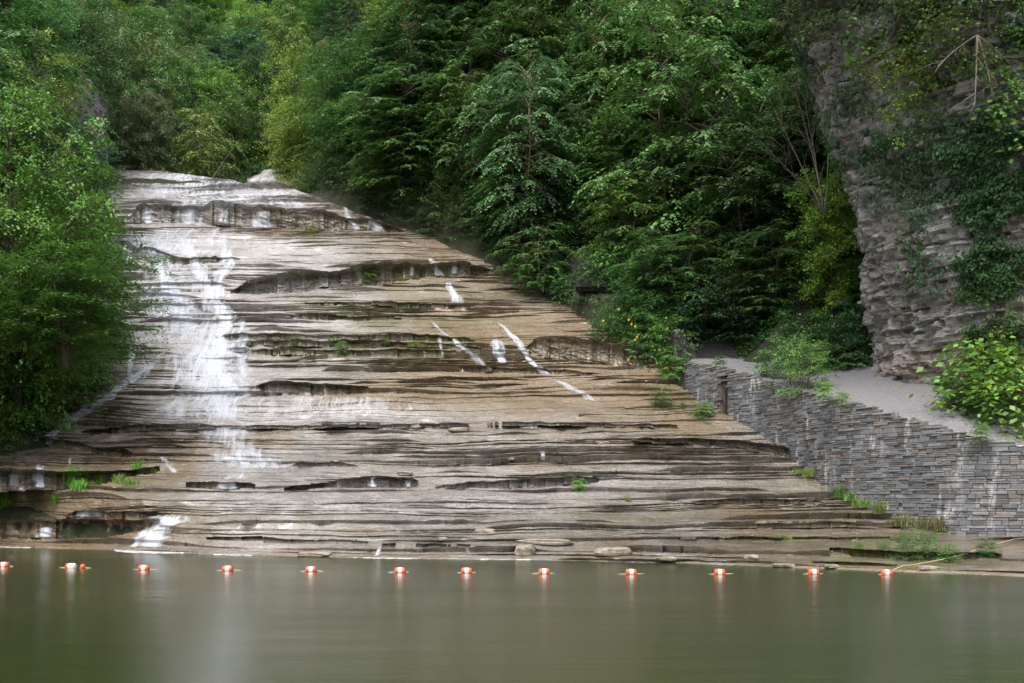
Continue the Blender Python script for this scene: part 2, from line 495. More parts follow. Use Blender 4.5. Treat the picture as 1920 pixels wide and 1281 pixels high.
# the big undercut ledges, traced: (columns, upper edge rows, lower edge rows, undercut depth)
LEDGES = [
    ([425, 470, 560, 640, 720, 800, 880, 930], [546, 532, 519, 511, 503, 500, 500, 506], [550, 552, 548, 540, 532, 524, 517, 510], .7),
    ([245, 300, 400, 500, 600, 700, 760], [392, 393, 396, 400, 406, 414, 430], [420, 421, 424, 428, 431, 436, 440], .35),
    ([205, 240, 300, 340, 460], [455, 462, 478, 484, 484], [488, 490, 494, 498, 488], .25),
    ([400, 450, 600, 760, 860, 900], [632, 628, 627, 629, 632, 640], [638, 637, 638, 639, 640, 644], .25),
    ([430, 520, 600, 760, 860, 960], [643, 641, 640, 642, 645, 652], [647, 650, 652, 652, 651, 655], .3),
    ([410, 500, 600, 760, 900], [655, 655, 656, 657, 658], [660, 665, 667, 667, 661], .25),
    ([470, 520, 600, 660, 720], [722, 718, 722, 726, 730], [728, 738, 740, 738, 733], .5),
    ([560, 600, 700, 800, 900], [568, 566, 567, 570, 576], [571, 573, 575, 577, 579], .3),
    ([540, 600, 680, 760], [590, 590, 592, 596], [596, 600, 602, 601], .4),
    ([150, 240, 300, 420, 700, 1000, 1240, 1340], [804, 800, 798, 799, 796, 792, 796, 800], [815, 812, 806, 806, 803, 799, 803, 804], .35),
    ([1180, 1300, 1380, 1470, 1500], [822, 824, 826, 838, 852], [830, 834, 838, 858, 858], .5),
    ([20, 60, 110, 180, 230, 260], [832, 822, 824, 838, 842, 850], [844, 842, 838, 852, 858, 858], .6),
    ([-60, 0, 60, 120, 200, 300], [880, 882, 884, 886, 884, 874], [924, 924, 920, 918, 905, 884], .8),
    ([-60, 0, 100, 200, 280, 300], [980, 978, 973, 972, 972, 975], [1012, 1010, 1010, 1008, 1000, 990], .35),
    ([120, 200, 270, 340], [958, 958, 960, 962], [974, 975, 972, 965], .3),
    ([330, 400, 470, 500], [905, 904, 904, 914], [912, 918, 918, 916], .4),
    ([500, 540, 640, 700, 780, 800], [922, 914, 898, 893, 896, 902], [924, 920, 916, 914, 914, 910], .4),
    ([800, 900, 1000, 1090, 1160], [912, 902, 898, 894, 898], [917, 916, 914, 908, 900], .4),
    ([540, 560, 620, 680], [872, 866, 866, 872], [876, 878, 876, 874], .3),
    ([380, 480, 560, 640, 720, 900], [1008, 1006, 1012, 1010, 1016, 1020], [1012, 1014, 1020, 1018, 1026, 1026], .3),
    ([1260, 1400, 1520, 1640, 1700], [1008, 1004, 1006, 1004, 1006], [1014, 1014, 1016, 1012, 1008], .4),
    ([1540, 1600, 1700, 1800, 1900, 1960], [1024, 1020, 1022, 1020, 1030, 1036], [1034, 1044, 1050, 1050, 1046, 1042], .6),
    ([1500, 1560, 1620, 1700], [1052, 1048, 1050, 1060], [1056, 1058, 1062, 1064], .3),
    ([1290, 1390, 1480, 1560], [938, 934, 936, 940], [944, 944, 946, 944], .3),
    ([1380, 1470, 1560, 1640], [982, 978, 976, 980], [988, 990, 990, 984], .3),
    ([820, 880, 960, 1060, 1120], [690, 688, 690, 694, 700], [694, 697, 700, 703, 704], .3),
    ([980, 1040, 1100, 1160, 1220], [646, 640, 644, 660, 680], [664, 672, 680, 684, 692], .3),
]
LM = np.zeros_like(SD)
for cols, up, lo, und in LEDGES:
    sel = np.where((PXS > cols[0]) & (PXS < cols[-1]))[0]
    p = PXS[sel]
    w = 5 * (fbm(p / 22., np.full(len(p), cols[0] * 1.3), 61, 4) - .5)
    ru = np.interp(p, cols, up); rl = np.interp(p, cols, lo)
    end = np.clip(np.minimum(p - cols[0], cols[-1] - p) / (22. if cols[0] > -50 else .1), 0, 1) ** .6
    ins = (.55 + .45 * sstep(.3, .5, fbm(p / 60., np.full(len(p), cols[-1] * .7), 66, 3))) * end
    mid = (ru + rl) / 2; th_ = (rl - ru) * (.25 + .75 * ins) * end
    ru = mid - th_ * .5 + w * .7; rl = mid + th_ * .5 + w * .8
    d0s = base_D(p, rl); px_ = (p - CX) / F * d0s
    d0s = d0s + (fbm(px_ / 3., rl * 0 + cols[0], 62, 3) - .5) * 1. + (fbm(px_ / .5, rl * 0 + cols[1], 63, 3) - .5) * .45
    d0s = d0s + (_h(np.floor(px_ / .85 + .5 * vn(px_ / 2., px_ * 0, 5)), px_ * 0 + cols[1], 9) - .5) * .45
    for q, c in enumerate(sel):
        if rl[q] - ru[q] < 1.5: continue
        br = base_row[:, c]
        m = np.where((br >= ru[q]) & (br <= rl[q]) & (SZ[:, c] > .02))[0]
        if len(m) < 3: continue
        m = np.arange(m[0], m[-1] + 1)
        k = min(1, (rl[q] - ru[q]) / 9.)
        z0 = z_of(rl[q], base_D(np.array(p[q]), np.array(rl[q]))); z1 = z_of(ru[q], base_D(np.array(p[q]), np.array(ru[q])))
        z0 = max(z0, SZ[m[0], c] - .25) * .5 + SZ[m[0], c] * .5
        hh = max(z1 - z0, .05)
        zt = np.linspace(0, 1, len(m))
        nzz = 2.6 * (fbm(np.full(len(m), px_[q] / 1.7) + zt * .7, zt * hh * 2.4 + px_[q] / 9., 77, 5, .65) - .5)
        pr = und * np.clip((1 - zt) / .22, 0, 1) * (.6 + .6 * zt) + .22 * nzz * np.clip((1 - zt) / .1, 0, 1)
        SD[m, c] = d0s[q] + pr * k * min(1, hh * 1.5 + .3)
        SZ[m, c] = z0 + hh * zt
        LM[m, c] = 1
# flat top above the brink
brk = brink_row(PXS)
zb = np.array([z_of(brk[c], base_D(np.array(PXS[c]), np.array(brk[c]))) for c in range(NC)])
over = SZ - zb[None, :]
SZ = np.where(over > 0, zb[None, :] + over * .06, SZ)
SX = t[None, :] * SD
NR = SD.shape[0]
proj_row = HZ - (SZ - CH) * F / SD
# masks: brown algae, moss, dark risers (algae tone plus painted recess shade)
PXm = np.broadcast_to(PXS[None, :], SD.shape)


def blob(px, row, cx, cy, rx, ry):
    return np.exp(-(((px - cx) / rx) ** 2 + ((row - cy) / ry) ** 2))


nb = fbm(SX / 3., SD / 3., 71, 4)
brown = np.clip(sstep(620, 820, PXm) * sstep(800, 720, proj_row) * sstep(400, 450, proj_row) * (.55 + .9 * (nb - .3))
                + .8 * blob(PXm, proj_row, 990, 700, 230, 100) + .9 * blob(PXm, proj_row, 190, 740, 70, 60) + .8 * blob(PXm, proj_row, 60, 990, 260, 40)
                + .5 * blob(PXm, proj_row, 1250, 760, 200, 60) + .7 * blob(PXm, proj_row, 650, 420, 200, 30)
                + .5 * sstep(1250, 1500, PXm) * sstep(900, 980, proj_row) + .9 * blob(PXm, proj_row, 110, 955, 240, 90) + .8 * blob(PXm, proj_row, 250, 850, 140, 40) + .6 * sstep(.6, .75, nb), 0, 1)
nm = fbm(SX / 1.3, SD / .8, 73, 4)
mossf = (1.0 * blob(PXm, proj_row, 640, 650, 240, 17) + .9 * blob(PXm, proj_row, 680, 515, 130, 14) + .6 * blob(PXm, proj_row, 700, 585, 170, 22)
         + 1.1 * blob(PXm, proj_row, 1700, 1045, 170, 26) + .7 * blob(PXm, proj_row, 1500, 1012, 120, 8) + .5 * blob(PXm, proj_row, 580, 450, 70, 14)
         + .5 * blob(PXm, proj_row, 200, 900, 120, 14) + .4 * blob(PXm, proj_row, 1180, 960, 90, 30) + .6 * blob(PXm, proj_row, 600, 962, 120, 8)
         + .35 * blob(PXm, proj_row, 700, 600, 300, 120) + .4 * blob(PXm, proj_row, 440, 372, 30, 6))
mossf = np.clip(mossf * sstep(.38, .6, nm) * 1.5, 0, 1)
mossf = np.clip(mossf * (1 + .8 * LM), 0, 1)
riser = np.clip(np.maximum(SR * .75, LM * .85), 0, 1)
pale = np.clip(1.3 * blob(PXm, proj_row, 330, 500, 300, 170) + .9 * blob(PXm, proj_row, 680, 770, 330, 40) + .8 * blob(PXm, proj_row, 400, 360, 260, 45) + .6 * blob(PXm, proj_row, 560, 930, 520, 90)
               + .5 * blob(PXm, proj_row, 560, 590, 300, 50) + .3 * sstep(.5, .65, fbm(SX / 5., SD / 4., 79, 3)), 0, 1) * (.6 + .8 * (nb - .2)) * (1 - .8 * brown)
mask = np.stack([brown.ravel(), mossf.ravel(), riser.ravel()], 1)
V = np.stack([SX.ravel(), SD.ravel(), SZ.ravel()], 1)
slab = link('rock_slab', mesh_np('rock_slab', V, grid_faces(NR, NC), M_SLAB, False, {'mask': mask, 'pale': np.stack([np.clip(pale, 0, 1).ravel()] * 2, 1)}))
tag(slab, kind='structure')
PROJ_CUM = np.maximum.accumulate(-proj_row, axis=0)     # highest row reached so far, per column


def slab_point(px, row):
    """point of the stepped rock seen at a photo pixel"""
    c = np.clip(np.interp(px, PXS, np.arange(NC)), 0, NC - 1.001); c0 = int(c)
    j = int(np.searchsorted(PROJ_CUM[:, c0], -row)); j = min(max(j, 1), NR - 1)
    a = PROJ_CUM[j - 1, c0]; b = PROJ_CUM[j, c0]
    f = 0 if b <= a else (-row - a) / (b - a)
    D = SD[j - 1, c0] * (1 - f) + SD[j, c0] * f; Z = SZ[j - 1, c0] * (1 - f) + SZ[j, c0] * f
    return (px - CX) / F * D, D, Z


# ------------------------------------------------------------------ retaining wall line, path, corridor
WALLP = [(1278, 681, 722), (1312, 684, 748), (1355, 691, 778), (1400, 703, 800), (1440, 717, 822), (1490, 730, 858), (1540, 742, 905), (1600, 757, 942),
         (1660, 772, 966), (1720, 792, 986), (1780, 806, 1000), (1860, 826, 1006), (1920, 833, 1010), (2010, 842, 1014), (2200, 850, 1020), (2750, 850, 1026)]
wall_base = []; wall_top = []
for px, rt, rb in WALLP:
    D = dist_on_slab(px, rb)
    b = pt(px, rb, D); wall_base.append(b); wall_top.append(CH + (HZ - rt) / F * D)
back = [(1300, 668, 60.), (1330, 670, 60.), (1375, 672, 59.5), (1420, 680, 58.), (1480, 690, 56.), (1530, 697, 54.5), (1590, 694, 53.5), (1640, 690, 52.),
        (1690, 706, 48.5), (1740, 722, 46.), (1790, 740, 44.5), (1850, 762, 43.), (1920, 780, 42.), (2000, 796, 41.), (2200, 815, 39.), (2750, 820, 37.)]
back = [pt(*b) for b in back]
# plan of the corridor that the hillside must leave free: path middle, first stair, landing, second stair
ST1 = (pt(1347, 676, 59.5), 19, 2.5)      # foot, number of steps, width
ST2 = (pt(1112, 537, 66.), 42, 2.2)
COR = []
for w, zt, b in list(zip(wall_base, wall_top, back))[::-1]:
    m = (Vector((w.x, w.y, zt)) + b) / 2; COR.append((m.x, m.y, m.z, (Vector((w.x, w.y)) - Vector((b.x, b.y))).length / 2))
f1 = ST1[0]
COR.append((f1.x, f1.y, f1.z, 1.4)); COR.append((f1.x, f1.y + 19 * .3, f1.z + 19 * .17, 1.5)); COR.append((f1.x - 1, f1.y + 8, f1.z + 3.3, 1.4))
f2 = ST2[0]
COR.append((f2.x + 2.5, f2.y + .5, f2.z - .2, 1.2)); COR.append((f2.x, f2.y, f2.z, 1.2)); COR.append((f2.x, f2.y + 42 * .3, f2.z + 42 * .17, 1.3))
COR = np.array(COR)

# ------------------------------------------------------------------ hillside
BY = np.array([20, 36, 44, 50, 55, 57.5, 60, 67, 71, 74.7, 78.3, 84, 92, 105, 140, 300.])
wb = {round(w.y, 1): w.x for w in wall_base}
_wy = np.array([w.y for w in wall_base][::-1]); _wx = np.array([w.x for w in wall_base][::-1])
o = np.argsort(_wy); _wy = _wy[o]; _wx = _wx[o]
BXv = np.array([40, 24, 13.6, 13.4, 11.5, 9.8, 8.6, 4.3, 1.6, -2.2, -8.5, -15.0, -19, -25, -36, -80.])
BXv[:5] = np.interp(BY[:5], _wy, _wx) + 1.2
LY = np.array([20, 42, 47, 49, 56.5, 64, 78, 92, 105, 140, 300.])
LXv = np.array([-27, -25.5, -24.5, -23.6, -24.6, -26, -31.5, -36.2, -42, -54, -110.])


def ground(X, Y):
    X = np.asarray(X, float); Y = np.asarray(Y, float)
    B = np.interp(Y, BY, BXv) + (vn(Y / 3, X * 0, 81) - .5) * 1.2 * (Y > 58); L = np.interp(Y, LY, LXv) + (vn(Y / 3, X * 0 + 4, 82) - .5) * 1.5
    zs = np.where(Y < 92, slab_z(X, np.minimum(Y, 92)), 0)
    ztop = 31.2 + (Y - 92) * .05 + np.maximum(Y - 118, 0) * .74
    zs = np.where(Y < 88, np.minimum(zs, 31.2), ztop)
    br = np.interp(np.clip(X / np.maximum(Y, 1) * F + CX, -400, 1500), [-400, 215, 400, 530, 600, 740], [31.2, 31.2, 30.6, 29.6, 28.4, 26.5])
    zs = np.where(Y < 110, np.minimum(zs, np.maximum(br, 0) + np.maximum(Y - 95, 0) * .2), zs)
    r = np.maximum(X - B, 0); l = np.maximum(L - X, 0)
    zr = zs - .05 + .9 * r - .0025 * r * r; zl = zs - .05 + 1.35 * l
    n = (fbm(X / 6., Y / 6., 83, 4) - .5) * 3.
    z = np.where(r > 0, zr + n * np.clip(r / 4, 0, 1), np.where(l > 0, zl + n * np.clip(l / 4, 0, 1), zs - 1.2 * np.clip(np.minimum(B - X, X - L) / 1.5, 0, 1) * (Y < 96)))
    z = np.minimum(z, 125)
    # corridor
    best = np.full(X.shape, 1e9); zc = np.zeros(X.shape); hw = np.zeros(X.shape)
    for i in range(len(COR) - 1):
        a = COR[i]; b = COR[i + 1]
        dx, dy = b[0] - a[0], b[1] - a[1]; L2 = dx * dx + dy * dy + 1e-6
        u = np.clip(((X - a[0]) * dx + (Y - a[1]) * dy) / L2, 0, 1)
        d = np.hypot(X - a[0] - u * dx, Y - a[1] - u * dy)
        k = d < best
        best = np.where(k, d, best); zc = np.where(k, a[2] + u * (b[2] - a[2]), zc); hw = np.where(k, a[3] + u * (b[3] - a[3]), hw)
    e = np.maximum(best - hw, 0)
    inreg = (Y < 82) & (X > 2)
    hi = zc - .45 + 1.15 * e + n * np.clip(e / 4, 0, 1)
    z = np.where(inreg, np.minimum(z, hi), z)
    behind = inreg & (e < 1e-3) & (X > B)
    z = np.where(behind, zc - .6, z)
    return z


def gz(x, y): return float(ground(np.array([x]), np.array([y]))[0])


gx = np.concatenate([np.linspace(-150, -45, 60), np.linspace(-44, 30, 230), np.linspace(31, 150, 60)])
gy = np.concatenate([np.linspace(14, 100, 240), np.linspace(101, 320, 120)])
GX, GY = np.meshgrid(gx, gy)
GZ = ground(GX, GY) + (fbm(GX / 1.2, GY / 1.2, 85, 3) - .5) * .35
front = (GY < 26)
GZ = np.where(GY < 24, -1.2, GZ)
hill = link('hillside', mesh_np('hillside', np.stack([GX.ravel(), GY.ravel(), GZ.ravel()], 1), grid_faces(len(gy), len(gx)), M_SOIL, True))
tag(hill, kind='structure')
# river bed and land around, one sheet to the horizon
link('ground', mesh_py('ground', [(-900, -900, -1.6), (900, -900, -1.6), (900, 900, -1.6), (-900, 900, -1.6)], [(0, 1, 2, 3)], M_SOIL))['kind'] = 'structure'
link('water', mesh_py('water', [(-60, -12, 0), (70, -12, 0), (70, 58, 0), (-60, 58, 0)], [(0, 1, 2, 3)], M_POOL))['kind'] = 'structure'

# path surface
nu, nvv = 160, 40
PV = np.zeros((nu, nvv, 3))
tt = np.linspace(0, len(WALLP) - 1, nu)
wbx = np.array([[w.x, w.y, z - .12] for w, z in zip(wall_base, wall_top)]); bk = np.array([[b.x, b.y, b.z] for b in back])
for q in range(3):
    A = np.interp(tt, np.arange(len(WALLP)), wbx[:, q]); Bq = np.interp(tt, np.arange(len(WALLP)), bk[:, q])
    v = np.linspace(.0, 1.25, nvv)
    PV[:, :, q] = A[:, None] + (Bq - A)[:, None] * v[None, :]
PV[:, :, 0] += .35 * (1 - np.linspace(0, 1.25, nvv))[None, :].clip(0, 1)
PV[:, :, 2] += (fbm(PV[:, :, 0] / .7, PV[:, :, 1] / .7, 90, 4) - .5) * .12
path = link('path', mesh_np('path', PV.reshape(-1, 3), grid_faces(nu, nvv), M_GRAVEL, True)); tag(path, kind='structure')

# ------------------------------------------------------------------ stone wall
wr = empty('stone_wall', wall_base[8])
tag(wr, 'long curved dry-stone retaining wall of thin grey shale blocks, stepping down beside the gravel path', 'stone wall')
bp_ = np.array([[w.x, w.y, w.z] for w in wall_base])
seg = np.hypot(np.diff(bp_[:, 0]), np.diff(bp_[:, 1])); U = np.concatenate([[0], np.cumsum(seg)])
UT = U[-1]
_ci = np.linspace(0, UT, 300)


def smooth_curve(vals, s=9):
    a = np.interp(_ci, U, vals); k = np.ones(s) / s
    p = np.pad(a, s // 2, mode='edge')
    return np.convolve(p, k, 'valid')


cxw = smooth_curve(bp_[:, 0], 15); cyw = smooth_curve(bp_[:, 1], 15); czb = smooth_curve(bp_[:, 2]); czt = smooth_curve(np.array(wall_top))


def wp(u):
    x = np.interp(u, _ci, cxw); y = np.interp(u, _ci, cyw)
    x2 = np.interp(u + .05, _ci, cxw); y2 = np.interp(u + .05, _ci, cyw)
    x1 = np.interp(u - .05, _ci, cxw); y1 = np.interp(u - .05, _ci, cyw)
    d = Vector((x2 - x1, y2 - y1)); d.normalize()
    return x, y, d, Vector((d.y, -d.x))      # normal towards the pool (left / camera)


rs = random.Random(5)
SVv, SFf, SC = [], [], []
CVv, CFf, CC = [], [], []
u_ch = float(np.interp(2, np.arange(len(U)), U))


def stone(Vl, Fl, Cl, u0, u1, z0, z1, pr, depth, col, jit=.008):
    o = len(Vl)
    e = min(.018, (z1 - z0) * .22)
    for (uu, s) in ((u0, 0), (u1, 1)):
        pass
    x0, y0, d0, n0 = wp(u0); x1, y1, d1, n1 = wp(u1)
    def P(x, y, n, out, z, du, d): return (x + n.x * out + d.x * du, y + n.y * out + d.y * du, z)
    J = lambda: rs.uniform(-jit, jit)
    ring = []
    # back ring, front edge ring, inset face ring
    for out, ins in ((-depth, 0), (pr - e, 0), (pr, e)):
        Vl += [P(x0, y0, n0, out + J(), z0 + ins + J() * (ins > 0), ins, d0), P(x1, y1, n1, out + J(), z0 + ins + J() * (ins > 0), -ins, d1),
               P(x1, y1, n1, out + J(), z1 - ins + J() * (ins > 0), -ins, d1), P(x0, y0, n0, out + J(), z1 - ins + J() * (ins > 0), ins, d0)]
    for r in range(2):
        for q in range(4):
            Fl.append((o + r * 4 + q, o + r * 4 + (q + 1) % 4, o + (r + 1) * 4 + (q + 1) % 4, o + (r + 1) * 4 + q))
    Fl.append((o + 8, o + 9, o + 10, o + 11))
    Cl += [col] * 12


zc_ = float(czb.min()) - .6
while zc_ < czt.max() + .1:
    th = rs.choice([.07, .09, .11, .13, .17, .2]) * (1 if zc_ < 7 else .85)
    u = rs.uniform(-.3, 0)
    while u < UT:
        ln = rs.uniform(.2, .75) * (1 if th > .1 else 1.1)
        um = min(max(u + ln / 2, 0), UT)
        zt = np.interp(um, _ci, czt); zb_ = np.interp(um, _ci, czb)
        if zc_ + th <= zt + .02 and zc_ > zb_ - .55 and u > 0 and u + ln < UT:
            g = rs.uniform(.07, .21); w = rs.random()
            col = (g * .96, g * .98, g * 1.05, 1) if w < .93 else (g * 1.12, g * 1.0, g * .86, 1)
            if w > .985: col = (.20, .14, .11, 1)
            pr = rs.uniform(-.015, .045)
            if abs(um - u_ch) < .16 or (abs(u - u_ch) < .14) or abs(u + ln - u_ch) < .14:
                u += ln; continue
            gp = .008
            if th > .15 and rs.random() < .35:
                stone(SVv, SFf, SC, u + gp, u + ln - gp, zc_ + .004, zc_ + th * .5 - .004, pr, .25, col)
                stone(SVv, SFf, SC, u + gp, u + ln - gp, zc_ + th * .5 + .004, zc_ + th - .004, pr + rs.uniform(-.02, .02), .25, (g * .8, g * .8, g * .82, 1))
            else:
                stone(SVv, SFf, SC, u + gp, u + ln - gp, zc_ + .004, zc_ + th - .004, pr, .25, col)
        u += ln
    zc_ += th
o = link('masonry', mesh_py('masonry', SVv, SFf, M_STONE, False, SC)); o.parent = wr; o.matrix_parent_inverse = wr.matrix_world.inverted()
o.location = (0, 0, 0); o.matrix_parent_inverse.identity(); o.location = -Vector(wall_base[8])
# coping slabs, stepping down
u = .05
while u < UT - 1:
    ln = rs.uniform(.55, 1.25)
    zt = min(np.interp(u, _ci, czt), np.interp(u + ln, _ci, czt)) + .03
    g = rs.uniform(.13, .25)
    n0 = 2
    for q in range(n0):
        stone(CVv, CFf, CC, u + ln * q / n0 + (0 if q else .01), u + ln * (q + 1) / n0 - (0 if q < n0 - 1 else .01), zt - .01, zt + rs.uniform(.045, .07), .06, .42, (g * 1.02, g, g * .95, 1), .004)
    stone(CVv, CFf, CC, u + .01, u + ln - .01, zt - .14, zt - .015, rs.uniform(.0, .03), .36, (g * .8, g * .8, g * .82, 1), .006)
    u += ln
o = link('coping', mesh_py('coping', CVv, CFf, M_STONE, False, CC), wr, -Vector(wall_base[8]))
# mortar core behind the faces
KV, KF = [], []
for q, uu in enumerate(_ci):
    x, y, d, n = wp(uu); zt = np.interp(uu, _ci, czt) - .1; zb_ = np.interp(uu, _ci, czb) - .8
    rec = .22 if abs(uu - u_ch) < .2 else .035
    KV += [(x - n.x * rec, y - n.y * rec, zb_), (x - n.x * rec, y - n.y * rec, zt), (x - n.x * .4, y - n.y * .4, zt), (x - n.x * .4, y - n.y * .4, zb_)]
    if q:
        a = (q - 1) * 4; b = q * 4
        KF += [(a, b, b + 1, a + 1), (a + 1, b + 1, b + 2, a + 2), (a + 2, b + 2, b + 3, a + 3)]
link('core', mesh_py('core', KV, KF, M_CORE), wr, -Vector(wall_base[8]))
# rusty drain channel in the wall
x, y, d, n = wp(u_ch); RV, RF = [], []
zb_ = np.interp(u_ch, _ci, czb) - .3; zt = np.interp(u_ch, _ci, czt)
k0 = 0
z = zb_
while z < zt - .05:
    h = rs.uniform(.08, .16)
    for s in (-1, 1):
        pass
    x0 = x + n.x * (-.08 + rs.uniform(-.02, .03)); y0 = y + n.y * (-.08 + rs.uniform(-.02, .03))
    o_ = len(RV)
    for (du, dn) in ((-.085, 0), (.085, 0), (.085, -.3), (-.085, -.3)):
        for zz in (z + .005, z + h - .005):
            RV.append((x0 + d.x * du + n.x * dn, y0 + d.y * du + n.y * dn, zz))
    for q in range(4):
        a = o_ + q * 2; b = o_ + ((q + 1) % 4) * 2
        RF.append((a, b, b + 1, a + 1))
    RF.append((o_ + 1, o_ + 3, o_ + 5, o_ + 7))
    z += h
link('drain_channel', mesh_py('drain_channel', RV, RF, M_RUST), wr, -Vector(wall_base[8]))

# ------------------------------------------------------------------ cliffs
def build_cliff(name, plan, zlo, zhi, nz, nc, lean, seed, brown_z, res=.16, amp=.9):
    plan = np.array(plan, float)
    sg = np.hypot(*(np.diff(plan, axis=0).T)); Up = np.concatenate([[0], np.cumsum(sg)])
    u = np.linspace(0, Up[-1], nc)
    xs = np.interp(u, Up, plan[:, 0]); ys = np.interp(u, Up, plan[:, 1])
    k = np.ones(25) / 25
    xs = np.convolve(np.pad(xs, 12, mode='edge'), k, 'valid'); ys = np.convolve(np.pad(ys, 12, mode='edge'), k, 'valid')
    dx = np.gradient(xs); dy = np.gradient(ys); m = np.hypot(dx, dy) + 1e-9
    nx, ny = dy / m, -dx / m
    z = np.linspace(zlo, zhi, nz)
    Uu, Zz = np.meshgrid(u, z)
    # layers and blocks
    zw = Zz + (fbm(Uu / 5, Zz / 8, seed + 1, 2) - .5) * .8
    edges = [zlo - 2]; rr = random.Random(seed)
    while edges[-1] < zhi + 3: edges.append(edges[-1] + rr.choice([.10, .14, .19, .26, .34]))
    edges = np.array(edges); li = np.searchsorted(edges, zw)
    lh = _h(li, li * 0 + 3, seed)
    bw = .22 + .6 * _h(li, li * 0 + 9, seed)
    bi = np.floor((Uu + lh * 5 + (fbm(Uu / 1., Zz, seed + 5, 2) - .5) * .8) / bw)
    blk = _h(bi, li, seed + 2)
    off = (fbm(Uu / 4.5, Zz / 5.5, seed + 3, 4) - .5) * 2.2 * amp + (fbm(Uu / 1.1, Zz / 1.4, seed + 4, 4) - .5) * .8 * amp + (lh - .5) * .2 + (fbm(Uu / .4, Zz / .3, seed + 15, 3) - .5) * .3 + (blk - .5) * .50 * amp * (.4 + 1.2 * vn(Uu / 2.5, Zz / 2.5, seed + 12))
    lx, ly = lean(Zz)
    X = xs[None, :] + nx[None, :] * off + lx; Y = ys[None, :] + ny[None, :] * off + ly
    br = sstep(brown_z + 1.5, brown_z - 1.5, Zz + (fbm(Uu / 2, Zz / 2, seed + 9, 3) - .5) * 5)
    me = mesh_np(name, np.stack([X.ravel(), Y.ravel(), Zz.ravel()], 1), grid_faces(nz, nc), M_CLIFF, False, {'mask': np.stack([br.ravel()] * 2, 1)})
    return link(name, me), X, Y, Zz, nx, ny


def lean_r(Z):
    # the cliff leans out over the path: columns of its left edge, traced from the photo
    rows = np.array([760, 700, 650, 600, 520, 430, 350, 280, 200, 100, 0, -150, -300]); px = np.array([1690, 1668, 1672, 1668, 1650, 1626, 1600, 1584, 1562, 1530, 1492, 1430, 1370.])
    zz = CH + (HZ - rows) / F * 48.5; xx = (px - CX) / F * 48.5
    x = np.interp(Z, zz, xx) - 18.2
    return x * (1 + .14 * np.clip((Z - 8) / 18, 0, 1.3)), -.10 * np.clip(Z - 9, 0, 30) * .9


cl, CLX, CLY, CLZ, cnx, cny = build_cliff('cliff', [(31, 66), (24, 60), (19.6, 53.5), (18.5, 49.5), (18.6, 47.3), (19.1, 45.6), (19.9, 43.6), (21.3, 41.5), (24, 39), (30, 36)], 3.2, 37, 620, 560, lean_r, 101, 9.5)
tag(cl, kind='structure')


def lean_l(Z): return np.clip((Z - 30) * .05, 0, 2), 0 * Z


cl2, C2X, C2Y, C2Z, _, _ = build_cliff('cliff', [(-52, 70), (-44, 74), (-38.6, 78), (-36.6, 84), (-37.2, 92), (-41, 99), (-50, 106)], 20, 38, 260, 360, lean_l, 131, 20, amp=.8)
tag(cl2, kind='structure')

# ------------------------------------------------------------------ stairs
def stair(foot, n, w, label, dirx=0.):
    root = empty('stone_stairs', foot); tag(root, label, 'stairs')
    r = random.Random(n)
    proto = None
    for i in range(n):
        z = i * .17; y = i * .3
        V, Fs = [], []
        m = 8
        for j in range(m + 1):
            x = -w / 2 + w * j / m
            e = r.uniform(-.02, .02); s = r.uniform(-.012, .012)
            V += [(x, y + e, z - .02), (x, y + e - .01, z + .15 + s), (x, y + e + .02, z + .168 + s), (x, y + .34, z + .168 + s), (x, y + .34, z - .25)]
        for j in range(m):
            a = j * 5; b = a + 5
            Fs += [(a, b, b + 1, a + 1), (a + 1, b + 1, b + 2, a + 2), (a + 2, b + 2, b + 3, a + 3), (a + 3, b + 3, b + 4, a + 4)]
        Fs += [(0, 1, 2, 3, 4), tuple(m * 5 + q for q in (4, 3, 2, 1, 0))]
        o = link('step', mesh_py('step', V, Fs, M_STEP), root)
        o.location = (dirx * i, 0, 0)
    return root


OPEN_ = []  # spots for floating shrubs that darken the lower stairs
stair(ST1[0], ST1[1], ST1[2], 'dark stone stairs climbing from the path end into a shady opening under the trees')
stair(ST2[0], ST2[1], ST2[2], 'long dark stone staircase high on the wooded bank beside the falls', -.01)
for i_, (dx_, dy_, dz_, s_) in enumerate([(-.6, .8, 2.5, .8), (.7, .6, 2.7, .9), (0, 1.8, 3.0, 1.), (-1., 2.8, 3.4, 1.), (.9, 2.8, 3.5, 1.1), (0, 4., 4.2, 1.2), (-.8, 5.2, 4.8, 1.2), (.9, 5.4, 5., 1.2), (1.6, 1.2, 1.4, .9), (-1.7, 1.6, 1.4, .8), (0, 6.6, 4.4, 1.3), (-.9, 7., 4.2, 1.2), (.9, 7., 4.2, 1.2)]):
    OPEN_.append((ST1[0].x + dx_, ST1[0].y + dy_, ST1[0].z + dz_ + .55, s_, i_))
# stone stack flanking the lower stairs
rk = random.Random(8)
SV, SF = [], []
base = pt(1300, 672, 59.3)
for i in range(16):
    zz = base.z - .3 + i * .13
    u = -1.1
    while u < .5 - i * .085:
        ln = rk.uniform(.3, .7)
        x0, x1 = base.x + u, base.x + min(u + ln - .02, .8 - i * .085)
        y0 = base.y + rk.uniform(-.06, .06) + i * .03
        b = len(SV)
        for yy in (y0, y0 + 1.2):
            SV += [(x0, yy, zz), (x1, yy, zz + rk.uniform(-.01, .01)), (x1, yy, zz + .12), (x0, yy, zz + .12)]
        SF += [(b, b + 1, b + 2, b + 3), (b + 4, b + 7, b + 6, b + 5), (b + 3, b + 2, b + 6, b + 7), (b + 1, b + 5, b + 6, b + 2), (b, b + 3, b + 7, b + 4)]
        u += ln
n = len(SV)
o = link('stone_pier', mesh_py('stone_pier', SV, SF, M_STONE, False, [(.022, .019, .016, 1)] * n))
